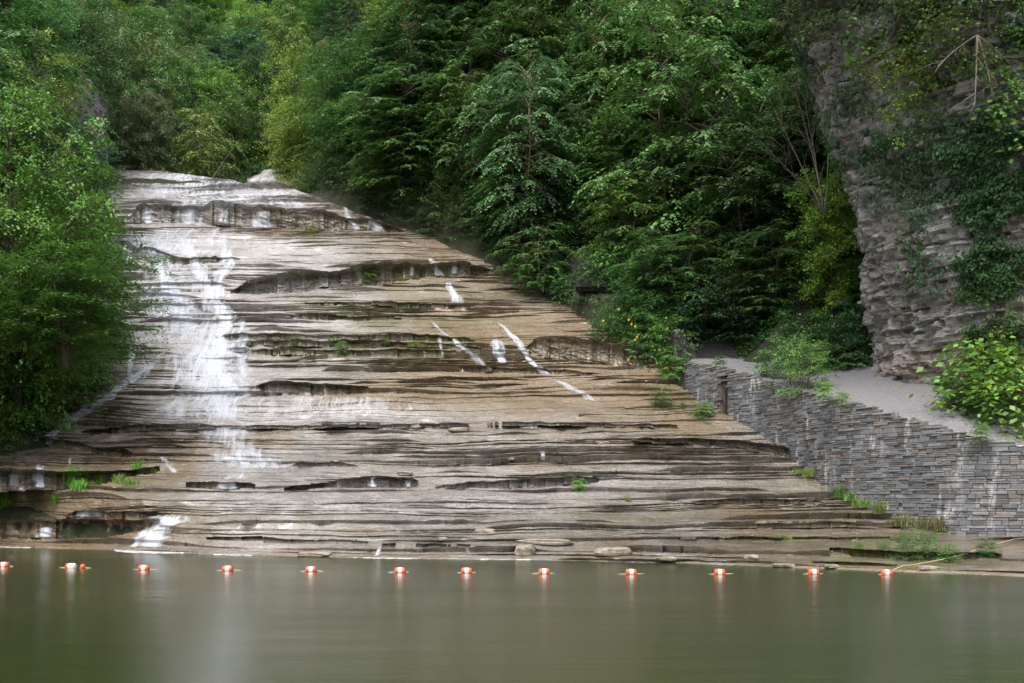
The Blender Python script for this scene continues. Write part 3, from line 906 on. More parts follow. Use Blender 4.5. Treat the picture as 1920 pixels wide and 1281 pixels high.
tag(o, 'short stack of flat stones left of the dark stair opening at the wall end', 'stone pier')

# ------------------------------------------------------------------ falling water
def catmull(pts, m):
    P = np.array(pts, float); n = len(P)
    seg = np.hypot(*np.diff(P[:, :2], axis=0).T); U_ = np.concatenate([[0], np.cumsum(seg)])
    uu = np.linspace(0, U_[-1], m)
    k = [np.interp(uu, U_, P[:, q]) for q in range(P.shape[1])]
    K = max(3, m // 14) | 1
    out = []
    for a in k:
        b = np.convolve(np.pad(a, K // 2, mode='edge'), np.ones(K) / K, 'valid'); b[0] = a[0]; b[-1] = a[-1]; out.append(b)
    return np.stack(out, 1)


def water_strip(name, pts, label, group=None, lift=.06, cat='waterfall', soft=.8, fn=None):
    L = sum(math.hypot(pts[i + 1][0] - pts[i][0], pts[i + 1][1] - pts[i][1]) for i in range(len(pts) - 1))
    m = max(10, int(L / 1.3)); P = catmull(pts, m)
    sd_ = len(bpy.data.objects) * 1.7; ii_ = np.arange(m) * 1.3; lw = min(1., L / 60.)
    P[:, 0] += (fbm(ii_ / 22., np.full(m, sd_), 210, 3) - .5) * (10 + P[:, 2] * .45) * .95 * lw
    P[:, 2] *= 1 + (fbm(ii_ / 14., np.full(m, sd_ + 5), 211, 3) - .5) * 1.3 * lw
    w = max(9, int(max(p[2] for p in pts) / 1.3) | 1)
    G = np.zeros((m, w, 3)); den = np.zeros((m, w)); uv = np.zeros((m, w, 2)); edge = np.zeros((m, w))
    vlen = 0; seed = len(bpy.data.objects)
    for i in range(m):
        px, py, hw, dn = P[i]
        a = P[max(i - 1, 0)]; b = P[min(i + 1, m - 1)]
        tx, ty = b[0] - a[0], b[1] - a[1]; l = math.hypot(tx, ty) + 1e-6; tx /= l; ty /= l
        # cross direction, kept close to horizontal
        nxp, nyp = 1., -tx / max(ty, .8) * .35 if ty > 0 else 0.
        for j in range(w):
            s = -1 + 2 * j / (w - 1)
            q = px + s * hw * nxp; r = py + s * hw * nyp * .0
            x, y, z = (fn or slab_point)(q, r)
            G[i, j] = (x, y, z); uv[i, j, 0] = .5 * s * hw * y / F + .5 * x + seed * 3.7
            e = (1 - abs(s)) / soft
            wob = .9 * (float(vn(np.array(s * 4 + seed), np.array(i / 9.), 200)) - .5)
            edge[i, j] = min(1, max(0, e + wob * min(1, e * 2))) * min(1, (i + .5) / (m * .12 + 1)) * min(1, (m - i - .3) / (m * .10 + 1))
            den[i, j] = dn
    # spread of the sheet: soften the steps a little, then lift it off the rock
    for _ in range(1):
        G[1:-1] = G[1:-1] * .5 + (G[:-2] + G[2:]) * .25
    vl = np.concatenate([[0], np.cumsum(np.linalg.norm(np.diff(G[:, w // 2], axis=0), axis=1))])
    uv[:, :, 1] = vl[:, None]
    dz = np.gradient(G[:, :, 2], axis=0); dy = np.gradient(G[:, :, 1], axis=0)
    steep = np.abs(dz) / (np.abs(dy) + np.abs(dz) + 1e-6)
    den = np.clip(den * .98 + (.22 if max(p_[2] for p_ in pts) < 19 else .05) + (steep - .42) * .48, 0, 1.05)
    G[:, :, 1] -= lift * 1.4; G[:, :, 2] += lift
    G[:, :, 2] = np.maximum(G[:, :, 2], .004)
    me = mesh_np(name, G.reshape(-1, 3), grid_faces(m, w), M_FALL, True, {'flow': np.stack([den.ravel(), np.clip(edge, 0, 1).ravel()], 1)}, uv.reshape(-1, 2))
    o = link(name, me)
    tag(o, label, cat, group)
    return o


WF = [
    ('cascade', [(330, 322, 90, .5), (350, 345, 130, .5), (385, 370, 165, .42), (400, 393, 165, .52)], 'thin white sheet of water spreading over the topmost rock apron'),
    ('cascade', [(500, 350, 30, .35), (520, 375, 60, .4), (540, 396, 70, .32)], 'faint film of water on the top apron under the far small cascade'),
    ('waterfall', [(278, 388, 13, .8), (278, 405, 13, .85), (280, 423, 15, .8)], 'white curtain dropping off the top ledge, leftmost by the green tree'),
    ('waterfall', [(352, 391, 34, .62), (354, 408, 34, .7), (356, 425, 36, .62)], 'broad white curtain under the middle of the top ledge'),
    ('waterfall', [(418, 394, 12, .5), (418, 425, 12, .5)], 'faint thread of water at the centre of the top ledge'),
    ('waterfall', [(492, 397, 24, .72), (494, 412, 24, .75), (496, 430, 26, .65)], 'white curtain dropping off the right part of the top ledge'),
    ('waterfall', [(645, 388, 5, .6), (655, 410, 7, .75), (672, 434, 9, .7)], 'narrow white rill sliding down dark rock beneath the overhanging tree'),
    ('waterfall', [(670, 388, 6, .5), (688, 408, 10, .75), (710, 438, 16, .75)], 'forked white rill at the shady right end of the top ledge'),
    ('cascade', [(370, 428, 150, .32), (350, 450, 150, .34), (340, 482, 130, .34)], 'thin veil of water over the pale tread below the top ledge'),
    ('waterfall', [(224, 458, 12, .7), (236, 476, 17, .75), (242, 492, 18, .7)], 'short curtain at the left edge half hidden by leaves'),
    ('cascade', [(252, 440, 8, .5), (278, 470, 12, .72), (298, 500, 17, .8), (318, 545, 26, .72), (345, 590, 34, .7), (355, 640, 36, .72)], 'left stream of white water fanning down toward the main fall'),
    ('cascade', [(345, 440, 14, .4), (358, 485, 16, .78), (372, 500, 20, .82), (388, 545, 26, .62), (402, 590, 26, .66)], 'middle stream of white water joining the main fall'),
    ('cascade', [(415, 432, 10, .45), (422, 470, 16, .6), (425, 495, 22, .78), (414, 540, 16, .68), (405, 568, 20, .8)], 'right stream of white water dropping between ledges to the main fall'),
    ('waterfall', [(398, 548, 16, .8), (418, 575, 25, .98), (428, 605, 27, .95), (420, 635, 33, .95), (408, 660, 44, .9), (405, 695, 46, .8), (424, 722, 46, .85), (422, 745, 46, .7), (424, 800, 44, .6)], 'main dense white fall tumbling down the middle of the left side'),
    ('cascade', [(300, 540, 40, .42), (320, 580, 60, .5), (340, 620, 70, .5), (350, 650, 80, .5)], 'lacy wide water over small steps left of the main fall'),
    ('cascade', [(392, 590, 40, .5), (396, 640, 62, .6), (398, 690, 72, .6), (412, 740, 62, .5), (418, 797, 62, .5)], 'bright broad body of the main fall spreading over steps'),
    ('cascade', [(375, 640, 80, .62), (370, 670, 98, .64), (372, 710, 104, .55), (375, 755, 108, .5), (385, 797, 105, .42)], 'broad lacy apron of white water spreading around the main fall'),
    ('cascade', [(456, 590, 14, .4), (455, 650, 20, .62), (455, 725, 18, .5)], 'thin threads of water along the right edge of the main fall'),
    ('cascade', [(250, 640, 9, .5), (248, 680, 9, .55), (244, 712, 8, .5)], 'thin threads over dark rock left of the main fall'),
    ('cascade', [(300, 672, 20, .75), (262, 702, 22, .85), (215, 738, 26, .82), (165, 770, 28, .8), (125, 795, 26, .8), (98, 820, 22, .9), (92, 845, 20, .9)], 'diagonal stream sliding down left over brown rock to the lower ledge'),
    ('waterfall', [(74, 872, 10, .6), (76, 890, 15, .8), (72, 918, 18, .85)], 'white fall into the dark hollow at the lower left'),
    ('waterfall', [(28, 885, 12, .35), (30, 915, 12, .4)], 'faint veil over the dark hollow at the left edge'),
    ('cascade', [(420, 797, 62, .66), (440, 835, 60, .64), (462, 862, 78, .55), (500, 884, 84, .42)], 'silky fan of water below the main fall, fading to the right'),
    ('cascade', [(300, 430, 60, .3), (310, 480, 70, .35), (330, 540, 80, .35), (350, 600, 90, .35)], 'very thin wet film between the left and middle streams'),
    ('waterfall', [(484, 868, 62, .35), (492, 880, 62, .45)], 'thin row of threads over a low ledge below the silky fan'),
    ('cascade', [(430, 860, 14, .4), (448, 885, 16, .5), (440, 903, 24, .6)], 'slim ribbon leading to the small bright ledge fall'),
    ('waterfall', [(430, 904, 28, .9), (430, 912, 28, .95), (432, 920, 30, .9)], 'small bright ledge fall above the lowest terraces'),
    ('waterfall', [(322, 966, 38, .9), (312, 982, 36, .95), (296, 1000, 36, .95), (282, 1018, 40, .98), (272, 1031, 44, 1.)], 'stepped white fall pouring into the pool at lower left'),
    ('waterfall', [(168, 958, 34, .62), (168, 974, 34, .68)], 'low curtain over a brown ledge left of the stepped fall'),
    ('waterfall', [(88, 990, 16, .7), (88, 1010, 17, .75)], 'small curtain over the lowest brown ledge near the pool'),
    ('waterfall', [(697, 893, 8, .8), (697, 904, 9, .9), (697, 916, 10, .8)], 'tiny spout beside a dark recess on the lower terraces'),
    ('waterfall', [(765, 903, 9, .45), (765, 916, 9, .5)], 'faint trickle right of the tiny spout'),
    ('waterfall', [(714, 1028, 5, .7), (711, 1036, 6, .8), (708, 1045, 7, .8)], 'little spout falling straight into the pool'),
    ('waterfall', [(304, 858, 7, .45), (318, 876, 9, .6), (326, 890, 10, .6)], 'short white trickle beside the grass tuft'),
    ('waterfall', [(134, 860, 4, .4), (132, 874, 4, .5)], 'tiny trickle on dark rock above the hollow'),
    ('waterfall', [(772, 500, 6, .8), (772, 520, 7, .75)], 'small spout at the right end of the dark overhang'),
    ('waterfall', [(806, 484, 8, .5), (818, 500, 12, .75), (824, 520, 13, .75)], 'bright double spout right of the dark overhang'),
    ('waterfall', [(852, 500, 8, .5), (852, 516, 8, .5)], 'faint spout at the far right of the overhang'),
    ('cascade', [(842, 530, 8, .6), (850, 550, 12, .75), (860, 572, 17, .7)], 'small white fan on brown rock below the double spout'),
    ('cascade', [(805, 600, 4, .5), (830, 625, 6, .5), (862, 650, 9, .6), (885, 668, 12, .6), (925, 700, 10, .35)], 'thin white rill slanting down brown rock'),
    ('waterfall', [(827, 632, 5, .6), (829, 655, 6, .6), (834, 672, 6, .45)], 'thin vertical rill at the right end of the mossy band'),
    ('waterfall', [(934, 636, 17, .68), (936, 660, 17, .7), (940, 684, 9, .6)], 'short white curtain on brown rock under the right bank'),
    ('cascade', [(926, 600, 4, .5), (945, 620, 7, .5), (972, 642, 9, .75), (990, 672, 11, .75), (1012, 694, 10, .7), (1036, 712, 10, .6)], 'longer white rill stepping down to the right near the bank'),
    ('cascade', [(1035, 712, 8, .4), (1080, 735, 14, .35), (1120, 755, 18, .3)], 'fading trickle at the foot of the right rill'),
    ('cascade', [(985, 797, 26, .4), (985, 806, 26, .45)], 'dripping fringe over a mid ledge right of centre'),
    ('waterfall', [(1017, 848, 5, .5), (1018, 866, 6, .6)], 'tiny white trickle right of centre on the lower terraces'),
    ('cascade', [(620, 745, 180, .22), (640, 790, 200, .2)], 'glistening film of water on the smooth middle apron'),
]
for nm_, P_, lab in WF:
    water_strip(nm_, P_, lab, 'white water on the falls')

# far small cascade behind the brink
V = []; nr_, nc_ = 40, 90
fx = np.linspace(400, 640, nc_); fr = np.linspace(0, 1, nr_)
M1 = np.zeros((nr_, nc_, 3))


def far_pt(px, f):
    top = np.interp(px, [400, 455, 475, 500, 530, 545, 580, 620, 660], [352, 346, 330, 322, 319, 314, 311, 313, 320])
    bot = np.interp(px, [400, 450, 530, 640], [352, 348, 352, 372])
    row = bot + (top - bot) * min(f, 1.); D = 96.5 + 6 * min(f, 1) ** 1.4 + max(f - 1, 0) * 40
    z = z_of(row, D) if f <= 1 else z_of(top, 102.5) + (f - 1) * 1
    return (px - CX) / F * D, D, float(z)


for i in range(nr_):
    for j in range(nc_):
        f = fr[i] * 1.3; x, y, z = far_pt(fx[j], f)
        st = (math.floor(z * 4 + float(vn(fx[j] / 30, 0 * fx[j], 5)) * 2) - z * 4) * .0
        M1[i, j] = (x, y + .25 * (float(vn(np.array(fx[j] / 12.), np.array(f * 9), 6)) - .5), z - .15 + .25 * float(vn(np.array(fx[j] / 18.), np.array(f * 8), 7)))
rk_ = link('rock_outcrop', mesh_np('rock_outcrop', M1.reshape(-1, 3), grid_faces(nr_, nc_), M_SLAB, False, {'mask': np.tile(np.array([[.3, .1, .3]]), (nr_ * nc_, 1))}))
tag(rk_, kind='structure')


def far_surf(px, row):
    top = np.interp(px, [400, 455, 475, 500, 530, 545, 580, 620, 660], [352, 346, 330, 322, 319, 314, 311, 313, 320])
    bot = np.interp(px, [400, 450, 530, 640], [352, 348, 352, 372])
    f = (row - bot) / (top - bot - 1e-3)
    x, y, z = far_pt(px, min(max(f, 0), 1)); return x, y, z + .1


water_strip('waterfall', [(512, 321, 18, .55), (500, 332, 28, .6), (488, 347, 36, .55)], 'small far cascade over a rounded ledge beyond the brink of the falls', 'white water on the falls', fn=far_surf, lift=.12)

# foam lines where the water meets the rock
fo = []
FMV, FMF = [], []


def foam(name, pa, pb, w, label):
    V_, Fl_ = [], []
    m = 24
    for i in range(m + 1):
        px = pa + (pb - pa) * i / m
        x, y, z = slab_point(px, float(waterline(px)) - .5)
        s = math.sin(math.pi * i / m) ** .5
        wob = (float(vn(np.array(px / 9.), np.array(pa), 300)) - .5) * .25
        V_ += [(x, y + .25, .012), (x, y - w * s * .5 + wob, .02), (x, y - w * s + wob, .006)]
        if i:
            a = (i - 1) * 3; b = i * 3
            Fl_ += [(a, a + 1, b + 1, b), (a + 1, a + 2, b + 2, b + 1)]
    me = mesh_py(name, V_, Fl_, M_FOAM, True)
    tag(link(name, me), label, 'foam', 'foam at the foot of the rock')


k = NT('foam')
pos = k.n('ShaderNodeTexCoord').outputs['Object']
nn = k.ramp(k.noise(pos, 1, 4, .6, (2.5, 8, 1)), .38, .62, 0, .85)
p = k.principled(Base_Color=(.8, .82, .84), Roughness=.6)
m = k.n('ShaderNodeMixShader', {0: nn}); tr = k.n('ShaderNodeBsdfTransparent')
k.t.links.new(tr.outputs[0], m.inputs[1]); k.t.links.new(p.outputs[0], m.inputs[2])
M_FOAM = k.done(m.outputs[0])
foam('foam', 215, 345, 1.1, 'white foam patch where the stepped fall enters the pool')
foam('foam', 400, 475, .5, 'thin white foam line at the rock foot right of the stepped fall')
foam('foam', 660, 790, .3, 'thin white foam line under the little spout')
foam('foam', 0, 60, .35, 'faint foam line at the left shore')
foam('foam', 900, 1000, .25, 'faint foam line at mid shore')

# ------------------------------------------------------------------ foliage generators
def leaves_mesh(name, P, A, N, L, W, mat, tint):
    n = len(P)
    A = A / (np.linalg.norm(A, axis=1, keepdims=True) + 1e-9)
    S = np.cross(N, A); S /= (np.linalg.norm(S, axis=1, keepdims=True) + 1e-9)
    L = L[:, None]; W = W[:, None]
    V = np.empty((n, 4, 3))
    V[:, 0] = P; V[:, 1] = P + A * L * .45 + S * W * .5; V[:, 2] = P + A * L; V[:, 3] = P + A * L * .45 - S * W * .5
    V[:, 2, 2] -= .12 * L[:, 0]
    Fq = np.arange(n * 4).reshape(n, 4)
    C = np.repeat(tint, 4, axis=0)
    return mesh_np(name, V.reshape(-1, 3), Fq, mat, False, {'tint': C})


def tints(n, r, spread=.35, yellow=.1):
    v = r.uniform(1 - spread, 1 + spread, n)
    h = r.normal(0, .1, n)
    yl = (r.random(n) < .012) * yellow * 10
    return np.stack([v * (1 + h + yl), v * (1 + yl * .3), v * (1 - h * .5)], 1)


def make_tree(seed, H, R, style, nb=120, leaf=.17, h0=.15, lean=(0, 0), twig=13, lpt=16, droop=.25, profile=None, flat=.35, trunk_r=.2, nlead=0):
    r = np.random.default_rng(seed); rp = random.Random(seed)
    TV, TF = [], []
    npt = 10
    bend = [(math.sin(seed + i * .9) * .04 * H * .3, math.cos(seed * 2 + i * .7) * .04 * H * .3) for i in range(npt)]
    spine = [Vector((lean[0] * (i / (npt - 1)) ** 1.4 + bend[i][0] * i / npt, lean[1] * (i / (npt - 1)) ** 1.4 + bend[i][1] * i / npt, H * i / (npt - 1) * (.97 if style == 'cone' else .88))) for i in range(npt)]
    spine[0] = Vector((0, 0, -.8))
    tube(TV, TF, spine[:8] if style != 'cone' else spine, [trunk_r * (1 - .97 * i / (npt - 1)) for i in range(npt)], 8)

    leaders = [(spine, 1., 1.)]
    for e in range(nlead):
        a_ = e * 6.283 / max(nlead, 1) + seed; ro = R * rp.uniform(.38, .6); hf = rp.uniform(.62, .92)
        s2 = [spine[0].lerp(spine[2], .5)]
        for i in range(1, npt):
            f = i / (npt - 1)
            s2.append(Vector((math.cos(a_) * ro * f ** .7 + bend[i][1] * f, math.sin(a_) * ro * f ** .7 + bend[i][0] * f, H * (.08 + (hf - .08) * f))) + Vector((lean[0] * f, lean[1] * f, 0)))
        leaders.append((s2, hf, .62)); tube(TV, TF, s2[:7], [trunk_r * .6 * (1 - .97 * i / (npt - 1)) for i in range(npt)], 6)
    cur = [0]

    def sp(f):
        S_ = leaders[cur[0]][0]; q = min(max(f * (npt - 1), 0), npt - 1.001); i = int(q); return S_[i].lerp(S_[i + 1], q - i)
    P, A, N, Ls = [], [], [], []
    prof = profile or (lambda h: math.sin(math.pi * min(1, max(0, (h * .74 + .16)))) ** .6)
    for b in range(nb):
        h = h0 + (1 - h0) * ((b + rp.random()) / nb)
        cur[0] = b % len(leaders); RL = R * (leaders[cur[0]][2] if nlead else 1.) * (1 if cur[0] or not nlead else .8)
        az = b * 2.39996 + rp.uniform(-.4, .4)
        hh = (h - h0) / (1 - h0)
        rad = RL * prof(hh) * rp.uniform(.55, 1.12) * (.8 + .45 * float(vn(np.array(az * 1.1 + seed), np.array(hh * 3.5), seed)))
        rad = max(rad, R * .16)
        s0 = sp(max(h - .10 * rp.random() - .03, .03)); d = Vector((math.cos(az), math.sin(az), 0))
        rise = rad * (rp.uniform(.05, .35) + .75 * max(hh - .45, 0) if style != 'cone' else rp.uniform(-.25, .0))
        p1 = s0 + d * rad * .5 + Vector((0, 0, rise * 1.1)); p2 = s0 + d * rad + Vector((0, 0, rise - droop * rad * rp.uniform(.3, 1.)))
        bez = lambda u: s0 * (1 - u) ** 2 + p1 * 2 * u * (1 - u) + p2 * u * u
        tube(TV, TF, [bez(u) for u in (0, .3, .6, .85)], [trunk_r * .22 * (1 - .9 * u) * (rad / R + .2) + .006 for u in (0, .3, .6, .85)], 4, False)
        nt = max(4, int(twig * (.4 + .6 * rad / R)))
        for q in range(nt):
            u = .22 + .78 * (q + rp.random()) / nt
            c = bez(u); tg = (bez(min(u + .05, 1.02)) - bez(u - .05)); tg.z *= .6; tg.normalize()
            side = 1 if q % 2 else -1
            if q == nt - 1: ang = 0
            else: ang = side * rp.uniform(.5, 1.15)
            ca, sa = math.cos(ang), math.sin(ang)
            td = Vector((tg.x * ca - tg.y * sa, tg.x * sa + tg.y * ca, tg.z + (rp.uniform(-.12, .12) if style != 'round' else rp.uniform(-.3, .75))))
            td.normalize()
            ln = rad * .36 * (1.25 - u * .7) * rp.uniform(.6, 1.2) + leaf * 1.5
            m = max(4, int(lpt * rp.uniform(.7, 1.3)))
            v = (np.arange(m) + r.random(m)) / m
            tdn = np.array(td); pos = np.array(c)[None, :] + tdn[None, :] * (v * ln)[:, None]
            pos[:, 2] -= (v ** 2) * ln * droop * 1.3
            pos += r.normal(0, leaf * (.25 if style != 'round' else .6), (m, 3)) * np.array([1, 1, .5 if style != 'round' else 1.])
            sd = np.where(np.arange(m) % 2, 1., -1.)
            an = sd * r.uniform(.4, 1.1, m)
            ax = np.stack([tdn[0] * np.cos(an) - tdn[1] * np.sin(an), tdn[0] * np.sin(an) + tdn[1] * np.cos(an), np.full(m, tdn[2] - .25)], 1)
            no = np.array([tdn[0] * droop, tdn[1] * droop, 1.])[None, :] + r.normal(0, flat, (m, 3))
            P.append(pos); A.append(ax); N.append(no); Ls.append(np.full(m, 1.) * (1.1 - .4 * v))
    P = np.concatenate(P); A = np.concatenate(A); N = np.concatenate(N); Ls = np.concatenate(Ls)
    n = len(P); L = leaf * Ls * r.uniform(.7, 1.3, n); W = L * (.66 if style != 'cone' else .22)
    return (TV, TF), (P, A, N, L, W, tints(n, r))


PROTO = {}


def proto(key, mat=M_LEAF, bark=M_BARK, tname='trunk', **kw):
    (TV, TF), lv = make_tree(**kw)
    cm = leaves_mesh('crown', *lv[:5], mat, lv[5]); tm = mesh_py(tname, TV, TF, bark, True)
    PROTO[key] = (tm, cm, kw['H'], kw['R'])


proto('beech', seed=3, H=14, R=6.2, style='flat', nb=200, leaf=.25, h0=.08, twig=13, lpt=15, droop=.34, nlead=4, flat=.24)
proto('beech2', seed=14, H=14, R=5.6, style='flat', nb=190, leaf=.24, h0=.06, twig=13, lpt=15, droop=.4, nlead=3, flat=.26, bark=M_PALEBARK, trunk_r=.14)
proto('maple', seed=5, H=15, R=5.6, style='round', nb=200, leaf=.25, h0=.15, twig=13, lpt=14, droop=.15, flat=.45, nlead=4)
proto('maple2', seed=26, H=15, R=5., style='round', nb=200, leaf=.24, h0=.1, twig=12, lpt=14, droop=.2, flat=.45, nlead=3)
proto('hemlock', seed=9, H=19, R=5., style='cone', nb=210, leaf=.16, h0=.06, twig=15, lpt=22, droop=.3, flat=.4, mat=M_NEEDLE, profile=lambda h: (1.02 - h) ** .75)
proto('locust', seed=12, H=13, R=6., style='round', nb=210, leaf=.19, h0=.10, twig=13, lpt=20, droop=.36, flat=.36, nlead=4, profile=lambda h: math.sin(math.pi * min(1, h * .8 + .17)) ** .5)
proto('sapling', seed=31, H=6, R=2.6, style='flat', nb=90, leaf=.15, h0=.05, twig=9, lpt=14, droop=.45, nlead=2, bark=M_PALEBARK, trunk_r=.06)
proto('shrub', seed=41, H=2.2, R=1.5, style='round', nb=50, leaf=.11, h0=.0, twig=8, lpt=13, droop=.15, trunk_r=.03, tname='stem', flat=.7, profile=lambda h: (1 - .6 * h) ** .5)
proto('shrub2', seed=42, H=1.7, R=1.6, style='flat', nb=44, leaf=.13, h0=.0, twig=8, lpt=12, droop=.3, trunk_r=.03, tname='stem', flat=.5, profile=lambda h: (1 - .6 * h) ** .5)
proto('broadleaf', seed=43, H=2.2, R=1.5, style='round', nb=34, leaf=.26, h0=.0, twig=6, lpt=6, droop=.25, trunk_r=.03, tname='stem', flat=.55, profile=lambda h: (1 - .7 * h) ** .5)


def plant(key, x, y, z, s, col, name, label, cat, group=None, rot=None, sz=None, tilt=(0, 0), leafname=None):
    tm, cm, H, R = PROTO[key]
    root = empty(name, (x, y, z))
    root.rotation_euler = (tilt[0], tilt[1], rot if rot is not None else random.uniform(0, 6.28))
    root.scale = (s, s, sz or s)
    a = link(tm.name.split('.')[0], tm, root); b = link(leafname or ('crown' if cat == 'tree' else 'foliage'), cm, root)
    b.color = (col[0], col[1], col[2], 1)
    tag(root, label, cat, group)
    return root


def tree_at(key, px, Y, top_row, label, col, group=None, name=None, wid=None, tilt=(0, 0), rot=None, base=None):
    X = (px - CX) / F * Y; z = gz(X, Y) if base is None else base
    ztop = CH + (HZ - top_row) / F * Y; H = PROTO[key][2]
    sz = max((ztop - z) / H, .25); s = (wid / PROTO[key][3]) if wid else sz
    nm = name or {'hemlock': 'hemlock_tree', 'beech': 'beech_tree', 'beech2': 'beech_tree', 'maple': 'maple_tree', 'maple2': 'maple_tree', 'locust': 'locust_tree', 'sapling': 'young_tree'}.get(key, 'tree')
    return plant(key, X, Y, z - .1, s, col, nm, label, 'tree', group, rot, sz, tilt)


G_MID = (.075, .145, .032); G_DARK = (.040, .085, .024); G_BLUE = (.060, .125, .036); G_YEL = (.22, .26, .04); G_BRI = (.10, .22, .028)
G_OLIVE = (.10, .13, .045); G_FRESH = (.085, .18, .04)

# hero trees on the right bank
tree_at('beech', 765, 80, 95, 'broad bright-tipped beech leaning over the brink, lowest branches touching the small rill', (.075, .155, .04), wid=6.8, rot=.4, tilt=(.02, -.10))
tree_at('beech2', 985, 73, 60, 'dense grey-green beech with pale trunk showing, between the leaning beech and the tallest one', (.065, .135, .05), wid=5.6, rot=1.2, tilt=(.05, -.06))
tree_at('beech', 1270, 69, -60, 'tall layered beech filling the centre right, long sprays lit from above', (.07, .145, .036), wid=8.2, rot=2.2, tilt=(.06, 0))
tree_at('beech2', 1150, 76, -40, 'slim dark beech just behind and left of the tallest beech', G_BLUE, wid=5.8, rot=.7)
tree_at('beech', 1420, 64, 120, 'dark beech between the tall layered beech and the leafless branches', G_DARK, wid=6.5, rot=4.)
tree_at('beech2', 1255, 63, 400, 'low beech with flat sprays hanging above the flowering bank', (.05, .12, .03), wid=4.2, rot=2.)
tree_at('sapling', 1285, 63.5, 420, 'small beech drooping over the dark stair opening', (.06, .13, .035), wid=3.4, rot=1.)
tree_at('beech2', 1450, 60.5, 395, 'layered beech right of the stair opening, mid height', (.06, .13, .033), wid=4.2, rot=3.3)
tree_at('maple2', 1560, 57.5, 255, 'yellow-green young maple against the left edge of the grey cliff', (.17, .30, .045), wid=2.9, rot=.2)
tree_at('beech', 1560, 66, 60, 'dark tree behind the leafless branches left of the cliff', G_DARK, wid=6, rot=5.)
tree_at('sapling', 1010, 70, 400, 'small beech at the right rim of the brown slab under the pale trunk', (.06, .13, .035), wid=3.2, rot=.6)
tree_at('sapling', 930, 75, 330, 'small bright-leaved sapling left of the long staircase, over the brown slab rim', (.06, .14, .035), wid=3.0, rot=2.6)
tree_at('sapling', 860, 79, 330, 'small layered sapling under the leaning beech', (.06, .13, .035), wid=3.2, rot=3.6)
tree_at('hemlock', 655, 103, -60, 'dark hemlock in the upper middle, left of the yellow-tipped maple', (.035, .065, .035), wid=5.5)
tree_at('hemlock', 720, 112, -40, 'second dark hemlock behind the leaning beech', (.03, .058, .03), wid=5.5)
tree_at('maple', 790, 97, -40, 'yellow-green tipped maple at the top middle', (.13, .19, .03), wid=6.5)
tree_at('maple2', 545, 110, 25, 'slim yellow-green tree at the bend of the valley, left of the dark hemlock', (.16, .24, .045), wid=3.6)
tree_at('maple2', 565, 101, 150, 'low yellowish maple above the far small cascade', (.17, .235, .045), wid=4.4)
tree_at('sapling', 375, 99, 175, 'small yellowish tree standing at the brink left of the bare leaning branch', (.14, .19, .045), wid=3.8, name='young_tree')
tree_at('maple', 440, 112, 120, 'rounded mid-green maple behind the bare leaning branch', G_MID, wid=5.)
tree_at('locust', 265, 95, 120, 'feathery grey-olive tree beside the dark left cliff above the brink', (.10, .13, .06), wid=4.6)
tree_at('locust', 270, 104, -10, 'tall soft green tree rising over the dark left cliff', (.075, .15, .035), wid=6.)
tree_at('beech', 900, 88, -60, 'shaded beech behind the top of the grey-green beech', G_BLUE, wid=7)
tree_at('beech2', 1040, 86, -80, 'pale-tipped beech at the top edge, centre', G_FRESH, wid=7)

# left foreground trees
tree_at('locust', 30, 50, 85, 'big bright green locust in the left foreground spreading over the falls', (.085, .18, .028), wid=5.6, rot=.3, tilt=(0, .10))
tree_at('locust', 122, 46.5, 410, 'lower bright green locust in front at left, boughs reaching over the falls', (.062, .14, .025), wid=5.1, rot=2.3, tilt=(0, .16), base=8.5)
tree_at('maple2', 130, 57, 330, 'mid-green tree squeezed between the two left foreground trees', (.08, .18, .03), wid=3.9, rot=1.2)
tree_at('beech', -20, 58, -60, 'darker green tree at the top left corner', (.05, .12, .03), wid=7, rot=1.7)
tree_at('locust', 60, 70, 20, 'yellow-green bush-like tree on top of the left cliff', (.13, .19, .035), wid=4.5, rot=3.)
tree_at('locust', -115, 46, 380, 'shady green tree at the left frame edge', (.055, .13, .025), wid=4., rot=.9)

tree_at('maple', 1190, 76.5, -60, 'rounded dark maple at the top edge, right of the tall layered beech', G_MID, wid=5.5)
tree_at('maple2', 1110, 79, -60, 'shaded maple at the top edge behind the pale-tipped beech', G_DARK, wid=5.5)
tree_at('beech', 1250, 79, -90, 'deep green beech at the top edge above the leafless branches', G_MID, wid=6)
tree_at('maple', 1040, 81, -60, 'dark round maple in the top centre gap', G_MID, wid=5.5)
# forest fill: trees on the slopes, described by where they stand
rf = random.Random(77)
COLS_R = [('dark green', G_DARK), ('mid green', G_MID), ('blue-green', G_BLUE), ('deep green', (.052, .105, .028))]
COLS_V = [('mid green', (.085, .17, .05)), ('soft green', (.12, .20, .07)), ('fresh green', (.15, .24, .05)), ('blue-green', (.065, .14, .065)), ('olive green', (.13, .17, .06)), ('dark green', (.045, .09, .035))]
placed = []


def fill(px, Y, toprow, cols, zone, keys, wid):
    X = (px - CX) / F * Y
    cn, c = rf.choice(cols); key = rf.choice(keys)
    c = tuple(q * rf.uniform(.85, 1.15) for q in c)
    kind = {'beech': 'beech', 'beech2': 'beech', 'maple': 'maple', 'maple2': 'maple', 'hemlock': 'hemlock', 'locust': 'feathery tree'}[key]
    tree_at(key, px, Y, toprow, f'{cn} {kind} {zone}', c, 'trees on the gorge slopes', wid=wid)


